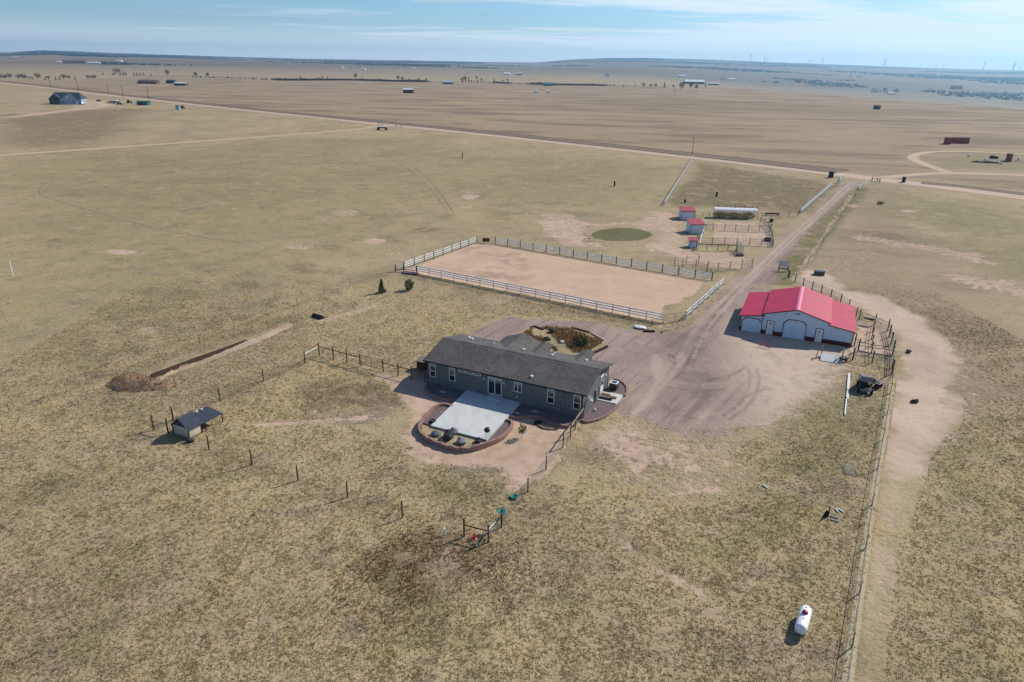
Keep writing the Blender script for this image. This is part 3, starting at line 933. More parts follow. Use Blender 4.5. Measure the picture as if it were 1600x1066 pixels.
# ---------------------------------------------------------------- grass tufts (uncountable)
def tufts():
    q = np.random.default_rng(5)
    n = 380000
    x, y = q.uniform(-62, 72, n), 24 + 96 * q.random(n) ** 1.35
    p = paint(x, y)
    keep = (q.random(n) < .3 + .4 * sstep(.3, .7, fbm(x, y, 1.3, 61, 3))) & (q.random(n) < 1 - sstep(88, 120, y)) & ((p['dirt'] < .12 + .3 * q.random(n)) | (q.random(n) < .07)) & (q.random(n) < 1 - .6 * p['dark']) & (np.abs(x) < 8 + y * .86)
    for P in (drive_poly, arena_poly, path_poly):
        keep &= sd_poly(x, y, P) < -.3
    hx, hy = HOUSE
    c, s = math.cos(HA), math.sin(HA)
    u, v = (x - hx) * c + (y - hy) * s, -(x - hx) * s + (y - hy) * c
    keep &= ~((u > -1) & (u < 23) & (v > -12.6) & (v < 10))
    c, s = math.cos(BA), math.sin(BA)
    u, v = (x - BARN[0]) * c + (y - BARN[1]) * s, -(x - BARN[0]) * s + (y - BARN[1]) * c
    keep &= ~((u > -.6) & (u < 15.4) & (v > -.5) & (v < 12.2))
    keep &= d_line(x, y, DITCH) > 2.0
    x, y = x[keep], y[keep]
    dk = p['dark'][keep]
    n = len(x)
    B = 3
    Vs, Ts = [], []
    for b in range(B):
        a = q.uniform(0, 6.283, n)
        h = q.uniform(.035, .11, n) * (1 + .7 * dk)
        w = q.uniform(.025, .06, n)
        lean = q.uniform(.08, .24, n)
        ox, oy = x + q.normal(0, .07, n), y + q.normal(0, .07, n)
        z0 = np.zeros(n)
        Vs.append(np.stack([np.stack([ox - w * np.sin(a), oy + w * np.cos(a), z0], 1), np.stack([ox + w * np.sin(a), oy - w * np.cos(a), z0], 1), np.stack([ox + lean * np.cos(a), oy + lean * np.sin(a), h], 1)], 1))
        Ts.append(np.repeat(q.random(n), 3))
    V = np.concatenate(Vs).reshape(-1, 3)
    F = np.arange(len(V)).reshape(-1, 3)
    A = paint(V[:, 0], V[:, 1])
    A['tone'] = np.concatenate(Ts)
    o = np_mesh('grass', V, F, M['tuft'], A)
    tag(o, 'short dry prairie grass tufts over the near ground', 'grass')
    structure(o, 'stuff')


# ================================================================ THE HOUSE
HOUSE, HA = (-9.85, 72.4), rad(-25)
HL, HW = 19.2, 8.9
BARN, BA = (32.56, 91.7), -.419
hloc = lambda u, v, z=0.0: (HOUSE[0] + u * math.cos(HA) - v * math.sin(HA), HOUSE[1] + u * math.sin(HA) + v * math.cos(HA), z)


def frame_rect(mb, u0, u1, z0, z1, y, w=.065, d=.05):
    """picture frame on a wall facing -y, standing d proud"""
    mb.box(u0, u1, y - d, y, z0, z0 + w).box(u0, u1, y - d, y, z1 - w, z1)
    mb.box(u0, u0 + w, y - d, y, z0 + w, z1 - w).box(u1 - w, u1, y - d, y, z0 + w, z1 - w)
    return mb


def window(root, u0, u1, z0, z1, y=0.0, split='h', top_blind=True):
    f = frame_rect(MB(), u0, u1, z0, z1, y)
    zm, um = z0 + (z1 - z0) * .44, (u0 + u1) / 2
    if split == 'h':
        f.box(u0 + .08, u1 - .08, y - .05, y, zm - .04, zm + .04)
    elif split == 'v':
        f.box(um - .035, um + .035, y - .05, y, z0 + .08, z1 - .08)
    w = f.build('window', 'white', root)
    MB().box(u0 + .07, u1 - .07, y - .02, y - .004, z0 + .07, z1 - .07).build('pane', 'glass', w)
    if top_blind:
        zb = z1 - (z1 - z0) * (.26 if split != 'none' else .5)
        MB().box(u0 + .1, u1 - .1, y - .032, y - .022, zb, z1 - .08).build('blind', 'blind', w)
    return w


h = thing('ranch_house', 'long grey one-storey ranch house with dark shingle roof behind the concrete patio', 'house', HOUSE, HA)
OVR, OE, HE, HRZ = .16, .45, 2.93, 4.05
b = MB()
b.add([(0, 0, .0), (HL, 0, .0), (HL, HW, .0), (0, HW, .0), (0, 0, HE), (HL, 0, HE), (HL, HW, HE), (0, HW, HE), (0, HW / 2, HRZ - .12), (HL, HW / 2, HRZ - .12)],
      [(0, 1, 5, 4), (1, 2, 6, 9, 5), (2, 3, 7, 6), (3, 0, 4, 8, 7), (4, 5, 9, 8), (6, 7, 8, 9)])
b.build('wall', 'housewall', h)
sl = (HRZ - HE) / (HW / 2)
ze = HE - OVR * sl + .1
r_ = MB()
for v0, v1 in ((-OVR, HW / 2), (HW + OVR, HW / 2)):
    r_.slab([(-OE, v0, ze), (HL + OE, v0, ze), (HL + OE, v1, HRZ + .1), (-OE, v1, HRZ + .1)][::(1 if v0 < 0 else -1)], (0, 0, -.14))
roof = r_.build('roof', 'shingle', h)
MB().slab([(-OE - .01, HW / 2 - .14, HRZ + .07), (HL + OE + .01, HW / 2 - .14, HRZ + .07), (HL + OE + .01, HW / 2, HRZ + .125), (-OE - .01, HW / 2, HRZ + .125)], (0, 0, -.03)).slab(
    [(-OE - .01, HW / 2, HRZ + .125), (HL + OE + .01, HW / 2, HRZ + .125), (HL + OE + .01, HW / 2 + .14, HRZ + .07), (-OE - .01, HW / 2 + .14, HRZ + .07)], (0, 0, -.03)).build('ridge_cap', 'shingle', roof)
for v in (-OVR - .03, HW + OVR):
    MB().box(-OE, HL + OE, v, v + .03, ze - .17, ze - .02).build('fascia', 'dkwood', h)


def rear_gable(uc, hw, vend, zr, ew=.25):
    """a roof gable that runs out over the back wall"""
    g = MB()
    zb = zr - hw * .36
    for sgn in (-1, 1):
        q = [(uc, HW / 2 + .4, zr), (uc, vend, zr), (uc + sgn * hw, vend, zb), (uc + sgn * hw, HW / 2 + .4, zb)]
        g.slab(q if sgn > 0 else q[::-1], (0, 0, -.12))
    o = g.build('rear_gable', 'shingle', h)
    w = MB()
    w.slab([(uc - hw + ew, vend - .35, zb - .0), (uc + hw - ew, vend - .35, zb), (uc, vend - .35, zr - .2)], (0, .1, 0))
    w.build('gable_wall', 'housewall', o)
    for sgn in (-1, 1):
        x = uc + sgn * (hw - ew)
        MB().box(x - .07, x + .07, vend - .4, vend - .26, 0, zb + .05).build('porch_post', 'white', o)


rear_gable(7.4, 2.6, HW + 2.2, 3.86)
rear_gable(10.9, .85, HW + 1.2, 3.7)
rear_gable(16.2, .85, HW + 1.2, 3.7)
rz_at = lambda v: HRZ + .1 - abs(v - HW / 2) * sl
for u, v, kind in [(1.6, 7.3, 0), (2.3, 6.8, 0), (6.1, 5.3, 1), (9.3, 6.6, 0), (13.0, 6.6, 0), (13.4, 6.4, 1), (16.9, 7.4, 0), (12.9, .9, 0)]:
    z = rz_at(v)
    m = MB()
    if kind:
        m.lathe([(.05, z - .05), (.05, z + .38), (.1, z + .38), (.1, z + .46)], 8, (u, v, 0))
    else:
        m.lathe([(.2, z - .06), (.2, z + .1), (.17, z + .16), (.06, z + .19)], 10, (u, v, 0))
    m.build('roof_vent', 'white', h)
for u0, u1, z0, z1 in ((.42, 1.2, 1.06, 2.76), (2.98, 3.78, 1.06, 2.76), (15.16, 16.0, 1.06, 2.76), (18.17, 19.0, 1.06, 2.76)):
    window(h, u0, u1, z0, z1)
for u0 in (4.2, 5.2, 6.2):
    window(h, u0, u0 + .88, 2.44, 2.76, split='none', top_blind=False)
window(h, 11.18, 12.16, 1.52, 2.72, split='v')
sd = frame_rect(MB(), 8.0, 9.72, .58, 2.64, 0, .08, .06)
sd.box(8.82, 8.9, -.06, 0, .66, 2.56)
sd = sd.build('sliding_door', 'white', h)
MB().box(8.08, 8.83, -.025, -.005, .66, 2.56).build('pane', 'glass', sd)
MB().box(8.89, 9.64, -.025, -.005, .66, 2.56).build('pane', 'glass', sd)
MB().box(8.1, 9.62, -.045, -.03, 2.3, 2.55).build('valance', 'blind', sd)
MB().box(8.2, 9.9, -.9, -.02, .3, .48).build('door_step', 'concrete', h)
for u in (7.55, 10.0):
    MB().lathe([(.05, 0), (.1, .05), (.1, .16), (.03, .2)], 8, (u, -.1, 2.2)).build('wall_lamp', 'white', h)
MB().lathe([(.09, -.12), (.12, 0), (.04, .06)], 8, (11.6, -.08, .95)).build('dryer_hood', 'white', h)
for u, v in ((-.02, -.02), (HL - .1, -.02), (HL - .1, HW - .1), (-.02, HW - .1)):
    MB().box(u, u + .12, v, v + .12, 0, HE - .02).build('corner_board', 'dkwood', h)
# right-hand gable wall: door, lamp, meters, dish
dd = MB().box(HL, HL + .05, 5.9, 6.95, .35, 2.5).build('side_door', 'white', h)
MB().box(HL + .05, HL + .07, 6.05, 6.35, 1.3, 2.3).box(HL + .05, HL + .07, 6.5, 6.8, 1.3, 2.3).build('pane', 'glass', dd)
MB().lathe([(.03, 0), (.03, .08)], 6, (HL + .08, 6.84, 1.2)).build('handle', 'black', dd)
MB().lathe([(.05, 0), (.1, .05), (.1, .16), (.03, .2)], 8, (HL + .12, 7.4, 2.0)).build('wall_lamp', 'white', h)
MB().box(HL, HL + .22, 4.0, 4.45, .9, 1.7).build('meter_box', 'greywood', h)
MB().tube([(HL + .06, 4.2, .05), (HL + .06, 4.2, .9)], .05).build('conduit', 'black', h)
ds = MB().tube([(HL + .02, 1.7, 1.5), (HL + .3, 1.55, 1.75)], .03).build('dish_mount', 'black', h)
dm = MB()
prof = [(0.02, .0), (.18, .02), (.34, .07), (.42, .12), (.42, .135), (.3, .08), (.02, .03)]
tmp = MB().lathe(prof, 16)
cs, sn = math.cos(rad(50)), math.sin(rad(50))
dm.add([(HL + .34 + (x * cs + z * sn) * .9, 1.5 + y - (x * -sn + z * cs) * .35, 1.8 + (-x * sn + z * cs)) for x, y, z in tmp.v], tmp.f)
dm.build('satellite_dish', 'pipe', h, True)
for v in (5.2, 4.95):
    MB().box(HL + .02, HL + .06, v - .06, v + .06, .5, 1.5).build('wall_pipe', 'black', h)

tufts()

def weed_patch():
    q = np.random.default_rng(12)
    n = 5200
    cx, cy = at(655, 885)
    x, y = cx + q.normal(0, 4.6, n), cy + q.normal(0, 3.0, n)
    dn = fbm(x, y, 2.4, 33, 4)
    k = q.random(n) < sstep(.46, .62, dn)
    x, y = x[k], y[k]
    n = len(x)
    a, w, h = q.uniform(0, 6.283, n), q.uniform(.03, .07, n), q.uniform(.08, .26, n)
    V = np.stack([np.stack([x - w * np.sin(a), y + w * np.cos(a), 0 * x], 1), np.stack([x + w * np.sin(a), y - w * np.cos(a), 0 * x], 1), np.stack([x + .18 * np.cos(a), y + .18 * np.sin(a), h], 1)], 1).reshape(-1, 3)
    o = np_mesh('dry_weeds', V, np.arange(len(V)).reshape(-1, 3), M['weedmix'])
    tag(o, 'patch of rusty brown and dark weeds below the yard corner', 'weeds')
    structure(o, 'stuff')


M['weedmix'] = leafy('rusty_weeds', C(128, 104, 72), C(176, 140, 98))
weed_patch()

# ---------------------------------------------------------------- patio and garden
hl = lambda P, z=0: [hloc(u, v, z) for u, v in P]
p = MB().slab([(*hloc(u, v)[:2], .34) for u, v in ((5.25, -.03), (12.05, -.03), (12.45, -8.9), (5.95, -8.9))], (0, 0, -.3))
tag(p.build('patio_slab', 'concrete'), 'large pale concrete patio slab half in the house shade', 'patio')
for label, uv, in (('pink stepping stone in the gravel bed left of the patio', (2.9, -1.3)), ('pink stepping stone in the gravel bed right of the patio', (14.2, -.9)), ('grey flat stone at the patio\'s right edge', (12.6, -2.1)), ('small pink stone in the gravel strip on the patio\'s left', (5.3, -5.6))):
    x, y, _ = hloc(*uv)
    tag(MB().blob((0, 0, .1), .5 if 'small' not in label else .28, .34 if 'small' not in label else .2, .12, len(label), .2).build('stepping_stone', 'flag', None, False, (x, y, 0), HA), label, 'stone')


def block_wall(name, label, uvs, z0, z1, wd=.22, broken=False):
    P = np.array([hloc(u, v)[:2] for u, v in smooth_line([(a, c) for a, c in uvs], 8)])
    T = np.gradient(P, axis=0)
    T /= np.linalg.norm(T, axis=1)[:, None]
    N = np.stack([-T[:, 1], T[:, 0]], 1)
    o = P[0]
    n = len(P)
    m = MB()
    v, q = [], random.Random(3)
    tops = []
    for i in range(n):
        t = z1 if not broken else z1 * (.62 + .38 * math.sin(math.pi * min(1, i / n * 1.05)))
        if broken and .35 < i / n < .62:
            t -= (.14 if (i // 3) % 2 else .05)
        tops.append(t)
    for i in range(n):
        for s in (-.5, .5):
            for z in (z0, tops[i]):
                v.append((P[i][0] - o[0] + N[i][0] * wd * s, P[i][1] - o[1] + N[i][1] * wd * s, z))
    f = []
    for i in range(n - 1):
        a, c = i * 4, i * 4 + 4
        f += [(a, c, c + 1, a + 1), (a + 1, c + 1, c + 3, a + 3), (a + 3, c + 3, c + 2, a + 2)]
    f += [(0, 1, 3, 2), (4 * n - 4, 4 * n - 2, 4 * n - 1, 4 * n - 3)]
    m.add(v, f)
    return tag(m.build(name, 'block', None, False, (o[0], o[1], 0)), label, 'garden wall')


def bed(name, label, uvs, z, m, curve=True):
    P = [hloc(u, v)[:2] for u, v in (smooth_line(uvs, 6) if curve else uvs)]
    o = P[0]
    return tag(MB().slab([(x - o[0], y - o[1], z) for x, y in P], (0, 0, -z - .1)).build(name, m, None, False, (o[0], o[1], 0)), label, 'garden bed')


LW = [(.25, -.7), (.75, -1.6), (1.5, -2.35), (2.6, -2.85), (3.9, -2.95), (4.9, -2.7), (5.35, -2.5)]
bed('gravel_bed', 'dark purple gravel bed against the wall left of the patio', LW + [(5.25, -.06), (.2, -.06)], .16, 'mulch', False)
block_wall('retaining_wall', 'low curved red block wall edging the gravel bed left of the patio', LW, 0, .3)
RWL = [(12.4, -3.2), (13.0, -3.1), (13.9, -2.5), (14.8, -2.0), (15.7, -2.3), (16.6, -2.7), (17.6, -2.6), (18.7, -2.35), (19.1, -1.7)]
bed('gravel_bed', 'shaded dark gravel bed along the wall right of the patio', RWL + [(19.1, -.06), (12.1, -.06)], .16, 'mulch', False)
block_wall('retaining_wall', 'wavy red block wall edging the gravel bed right of the patio', RWL, 0, .32)
RING = [(5.75, -4.2), (5.0, -4.1), (4.4, -4.6), (4.2, -5.8), (4.5, -7.4), (4.75, -8.9), (5.4, -10.2), (6.6, -11.1), (8.2, -11.6), (9.9, -11.75), (11.3, -11.4), (12.4, -10.3), (13.1, -9.0), (13.55, -7.6), (13.5, -6.0), (13.25, -4.7), (12.75, -4.2), (12.3, -4.3)]
block_wall('retaining_wall', 'tall horseshoe red block wall round the front of the patio', RING, 0, .62, .26, True)
bed('gravel_bed', 'narrow purple gravel strip along the left edge of the patio', [(5.7, -4.25), (5.0, -4.25), (4.5, -4.8), (4.35, -5.9), (4.62, -7.4), (4.85, -8.6), (5.9, -8.6)], .2, 'mulch', False)
bed('gravel_bed', 'narrow purple gravel strip along the right edge of the patio', [(12.3, -4.4), (12.7, -4.35), (13.1, -4.8), (13.35, -6.0), (13.4, -7.5), (13.0, -8.9), (12.5, -9.6)], .2, 'mulch', False)
bed('planting_bed', 'dry planting bed with boulders inside the horseshoe wall below the patio', [(5.9, -8.95), (4.92, -8.8), (5.5, -10.0), (6.65, -10.92), (8.2, -11.4), (9.9, -11.55), (11.2, -11.2), (12.25, -10.15), (12.7, -9.2)], .14, 'sand', False)
block_wall('stone_ring', 'small half ring of red blocks in front of the right gravel bed', [(15.2, -2.6), (15.6, -3.3), (16.4, -3.7), (17.3, -3.5), (17.8, -2.95)], 0, .16, .18)
x, y, _ = hloc(15.4, -3.0)
tag(MB().box(-.38, .38, -.3, .3, .05, .22).box(-.3, .3, -.22, .22, .22, .26).build('valve_box', 'rubber', None, False, (x, y, 0), HA + .4), 'black box lying by the small ring of red blocks', 'box')
SIDE = [(19.25, -.35), (19.9, -.55), (20.7, .3), (21.4, 1.9), (21.75, 3.6), (21.8, 4.75)]
SIDE2 = [(21.75, 7.25), (21.7, 8.2), (21.3, 9.5), (20.6, 10.4), (19.9, 10.9), (19.3, 10.9)]
bed('gravel_bed', 'purple gravel bed against the sunlit end wall of the house', SIDE + [(19.25, 4.75)], .12, 'mulch', False)
bed('gravel_bed', 'purple gravel bed beside the air conditioner at the house end', SIDE2 + [(19.25, 7.25)], .12, 'mulch', False)
block_wall('edging_wall', 'curved red block edging of the gravel bed at the near house corner', SIDE, 0, .24, .2)
block_wall('edging_wall', 'curved red block edging behind the air conditioner', SIDE2, 0, .24, .2)
p = MB().slab([(*hloc(u, v)[:2], .2) for u, v in ((19.23, 4.8), (21.5, 4.8), (21.6, 7.2), (19.23, 7.2))], (0, 0, -.25))
tag(p.build('side_landing', 'concrete'), 'white concrete landing at the side door of the house', 'landing')
for lab, (u, v), (a, c), m in (('brown door mat nearest the side door', (19.8, 6.3), (.5, .35), 'wood'), ('brown door mat in the middle of the side landing', (20.75, 6.0), (.4, .3), 'wood'), ('dark green planter board on the side landing', (20.1, 5.35), (.75, .13), 'dkwood')):
    x, y, _ = hloc(u, v)
    m_ = MB().box(-a, a, -c, c, .21, .24 if 'mat' in lab else .38).box(-a + .05, a - .05, -c + .05, c - .05, .24 if 'mat' in lab else .38, .25 if 'mat' in lab else .39)
    tag(m_.build('door_mat' if 'mat' in lab else 'planter_box', m, None, False, (x, y, 0), HA), lab, 'mat' if 'mat' in lab else 'planter')
x, y, _ = hloc(20.1, 8.4)
ac = thing('air_conditioner', 'square outdoor air conditioner on gravel at the house end', 'air conditioner', (x, y), HA)
MB().box(-.42, .42, -.42, .42, .12, .95).build('cabinet', 'darkpipe', ac)
g = MB().box(-.45, .45, -.45, -.3, .95, 1.0).box(-.45, .45, .3, .45, .95, 1.0).box(-.45, -.3, -.3, .3, .95, 1.0).box(.3, .45, -.3, .3, .95, 1.0)
g.build('top_cover', 'white', ac)
MB().lathe([(.28, .96), (.28, .98), (.05, 1.0)], 12).build('fan_guard', 'black', ac)
x, y, _ = hloc(19.65, 7.75)
MB_ = MB().lathe([(.14, .12), (.2, .35), (.2, .42), (.14, .42)], 10)
pt = thing('flower_pot', 'terracotta pot with pale flowers beside the side door', 'flower pot', (x, y))
MB_.build('pot', 'rustpipe', pt)
MB().leaves((0, 0, .5), .22, .22, .16, 60, .06, 4).build('flowers', 'tuft', pt)
x, y, _ = hloc(19.9, 2.2)
tag(MB().lathe([(.1, .1), (.13, .3), (.1, .42), (.02, .46)], 10).build('garden_lamp', 'white', None, True, (x, y, 0)), 'small white globe lamp in the gravel by the satellite dish', 'garden lamp')
# boulders and the grill
for lab, px, py, r, m, sd_ in [('grey boulder near the left end of the planting bed', 681, 682, .46, 'rock', 3), ('dark stone at the patio\'s front left corner', 676, 662, .38, 'darkstone', 5), ('black stone pile in the middle of the planting bed', 700.5, 686.5, .72, 'darkstone', 8),
                               ('grey boulder touching the front edge of the patio', 709, 678, .5, 'rock', 9), ('pale grey boulder nearest the front of the horseshoe wall', 720.5, 694.5, .55, 'rock', 12), ('dark flat stone at the right end of the planting bed', 748, 693, .42, 'darkstone', 14)]:
    x, y = at(px, py)
    tag(MB().blob((0, 0, r * .5), r * 1.05, r * .8, r * .62, sd_, .22, 11, 8).build('boulder', m, None, False, (x, y, .08), sd_), lab, 'boulder')
x, y = at(761, 683, .34)
gr = thing('grill', 'black kettle grill on legs at the patio\'s front right corner', 'grill', (x, y, .34), .4)
MB().lathe([(.05, .55), (.24, .62), (.3, .78), (.3, .84), (.24, .98), (.06, 1.05)], 14).build('kettle', 'black', gr, True)
for k in range(3):
    a = 2.1 * k
    MB().tube([(.16 * math.cos(a), .16 * math.sin(a), .66), (.34 * math.cos(a), .34 * math.sin(a), 0)], .016).build('leg', 'pipe', gr)
MB().box(-.2, .2, -.03, .03, 1.05, 1.1).build('handle', 'black', gr)
x, y = at(822, 601 + 82 * 0 + 81)
rt = MB()


def small_tree(name, label, cat, x, y, hgt, rx, m, count, size, shape='ball', seed=1, trunk_r=.05, low=.25):
    t = thing(name, label, cat, (x, y))
    tb = MB().tube([(0, 0, -.05), (.02, .01, hgt * .5), (0, .03, hgt * .92)], trunk_r, 6, trunk_r * .3)
    q = random.Random(seed)
    for k in range(6):
        a, z = q.uniform(0, 6.28), hgt * q.uniform(.25, .7)
        tb.tube([(0, 0, z), (rx * .7 * math.cos(a), rx * .7 * math.sin(a), z + hgt * .16)], trunk_r * .4, 4, trunk_r * .12)
    tb.build('trunk', 'bark', t)
    c = MB().leaves((0, 0, hgt * (low + (1 - low) / 2)), rx, rx, hgt * (1 - low) / 2, count, size, seed, shape)
    c.build('crown', m, t)
    return t


x, y = at(815.5, 684)
small_tree('young_tree', 'small green young tree in bare soil between patio and side fence', 'tree', x, y, 1.5, .5, 'pine', 150, .13, 'ball', 4, .03, .3)
x, y = at(596.5, 457.5)
small_tree('pine_tree', 'taller bushy young pine of the two left of the arena corner', 'tree', x, y, 2.3, .72, 'pine', 900, .13, 'cone', 6, .07, .04)
x, y = at(639.5, 453.5)
small_tree('pine_tree', 'rounder young pine standing just below the arena corner', 'tree', x, y, 1.9, .85, 'pine', 800, .13, 'ball', 9, .07, .02)

# ================================================================ THE BARN
bn = thing('barn', 'white steel barn with red roof, two lean-tos and garage doors', 'barn', BARN, BA)
w1, w2, w3, BD = 3.13, 8.3, 3.27, 11.55
h1, h2, h3, h4 = 2.33, 2.8, 3.13, 4.28
BW, mid = w1 + w2 + w3, w1 + w2 / 2
m = MB()
m.slab([(0, 0, 0), (BW, 0, 0), (BW, 0, h1 - .06), (w1 + w2, 0, h2 - .06), (w1 + w2, 0, h3 - .06), (mid, 0, h4 - .06), (w1, 0, h3 - .06), (w1, 0, h2 - .06), (0, 0, h1 - .06)], (0, BD, 0))
m.build('wall', 'barnwall', bn)
for (u0, u1) in ((-.02, BW + .02),):
    MB().box(u0, u1, -.025, -.003, 0, .62).build('wainscot', 'barnbase', bn)
    MB().box(-.025, -.003, 0, BD, 0, .62).build('wainscot', 'barnbase', bn)
    MB().box(BW + .003, BW + .025, 0, BD, 0, .62).build('wainscot', 'barnbase', bn)
for (ua, za, ub, zb) in ((-.22, h1 - .07, w1, h2), (w1 - .25, h3 - .07, mid, h4), (w1 + w2 + .25, h3 - .07, mid, h4), (BW + .22, h1 - .07, w1 + w2, h2)):
    q = [(ua, -.22, za), (ub, -.22, zb), (ub, BD + .22, zb), (ua, BD + .22, za)]
    MB().slab(q if ua > ub else q[::-1], (0, 0, -.06)).build('roof', 'barnroof', bn)
    MB().slab([(ua, -.245, za + .01), (ub, -.245, zb + .01), (ub, -.245, zb - .13), (ua, -.245, za - .13)], (0, .022, 0)).build('fascia', 'trimred', bn)
rc = MB()
for s in (-1, 1):
    rc.slab([(mid, -.23, h4 + .03), (mid, BD + .23, h4 + .03), (mid + s * .26, BD + .23, h4 - .045), (mid + s * .26, -.23, h4 - .045)][::s], (0, 0, -.025))
rc.build('ridge_cap', 'ridgepink', bn)
for u in (-.03, BW - .1):
    MB().box(u, u + .13, -.04, -.026, 0, h1 - .12).build('corner_trim', 'trimred', bn)


def garage_door(u0, u1, z1, c):
    d = MB().slab([(u0, -.05, .02), (u1, -.05, .02), (u1, -.05, z1 - c), (u1 - c, -.05, z1), (u0 + c, -.05, z1), (u0, -.05, z1 - c)], (0, .045, 0)).build('overhead_door', 'barnwall', bn)
    f = MB()
    w = .09
    pts = [(u0, 0), (u0, z1 - c), (u0 + c, z1), (u1 - c, z1), (u1, z1 - c), (u1, 0)]
    cx, cz = (u0 + u1) / 2, z1 / 2
    for (a, za), (b_, zb) in zip(pts[:-1], pts[1:]):
        def out(x, z):
            return (x + (w if x > cx else -w), z + (w if z > cz else 0))
        (a2, za2), (b2, zb2) = out(a, za), out(b_, zb)
        f.slab([(a, -.07, za), (b_, -.07, zb), (b2, -.07, zb2), (a2, -.07, za2)], (0, .065, 0))
    f.build('door_frame', 'trimred', d)


garage_door(.32, 2.92, 2.0, .5)
garage_door(5.85, 8.7, 2.62, .55)
for u0 in (3.66, 10.05):
    d = MB().box(u0, u0 + .86, -.05, -.004, .06, 2.02 - (.1 if u0 > 5 else 0)).build('walk_door', 'white', bn)
    z1 = 2.02 - (.1 if u0 > 5 else 0)
    MB().box(u0 - .08, u0, -.06, -.004, 0, z1 + .08).box(u0 + .86, u0 + .94, -.06, -.004, 0, z1 + .08).box(u0, u0 + .86, -.06, -.004, z1, z1 + .08).build('door_frame', 'trimred', d)
    uc, zc = u0 + .43, z1 - .36
    MB().slab([(uc, -.056, zc - .16), (uc + .15, -.056, zc), (uc, -.056, zc + .16), (uc - .15, -.056, zc)], (0, .005, 0)).build('pane', 'glass', d)
MB().box(7.15, 7.65, -.04, -.004, 3.52, 3.72).build('gable_vent', 'greywood', bn)
MB().box(w1 - .2, w1 - .12, -.1, -.02, 1.9, h2 - .1).build('downspout', 'trimred', bn)

# small things by the barn
x, y = at(1195, 543)
t = thing('feed_rack', 'low red pipe frame standing at the edge of the barn shade', 'rack', (x, y), BA - .1)
MB().tube([(-.62, 0, 0), (-.62, 0, .62), (.62, 0, .62), (.62, 0, 0)], .05).build('frame', 'redpaint', t)
MB().tube([(-.62, 0, .3), (.62, 0, .3)], .02).build('crossbar', 'redpaint', t)
x, y = at(1298, 563)
t = thing('loading_dock', 'white concrete ramp slab with posts at the barn\'s right corner', 'ramp', (x, y), BA)
MB().slab([(-1.25, -.9, .1), (1.35, -.9, .1), (1.35, .9, .5), (-1.25, .9, .5)], (0, 0, -.55)).build('slab', 'concrete', t)
for u, v in ((-1.2, .85), (1.3, .85)):
    MB().box(u - .07, u + .07, v - .07, v + .07, 0, 1.5).build('post', 'rail', t)
MB().tube([(.5, -.7, .1), (.5, -.7, 1.0), (.95, -.7, 1.0), (.95, -.7, .1)], .035).build('hitching_rail', 'darkpipe', t)
MB().tube([(-1.7, -.3, 0), (-1.7, -.3, .9), (-1.7, .5, .9), (-1.7, .5, 0)], .05).build('side_rail', 'dkwood', t)
x, y = at(1317, 566)
t = thing('wheelbarrow', 'dark wheelbarrow standing in weeds beside the ramp slab', 'wheelbarrow', (x, y), .5)
MB().slab([(-.35, -.28, .35), (.4, -.28, .35), (.4, .28, .35), (-.35, .28, .35)], (0, 0, .28)).build('tray', 'black', t)
MB().lathe([(.19, -.05), (.22, 0), (.19, .05)], 12, (.55, 0, .22), 'y').build('wheel', 'rubber', t)
for s in (-1, 1):
    MB().tube([(.55, s * .08, .22), (-.3, s * .26, .38), (-.95, s * .3, .6)], .02).build('handle', 'rail', t)
x, y = at(1301, 569)
# corrals, fences ------------------------------------------------------------


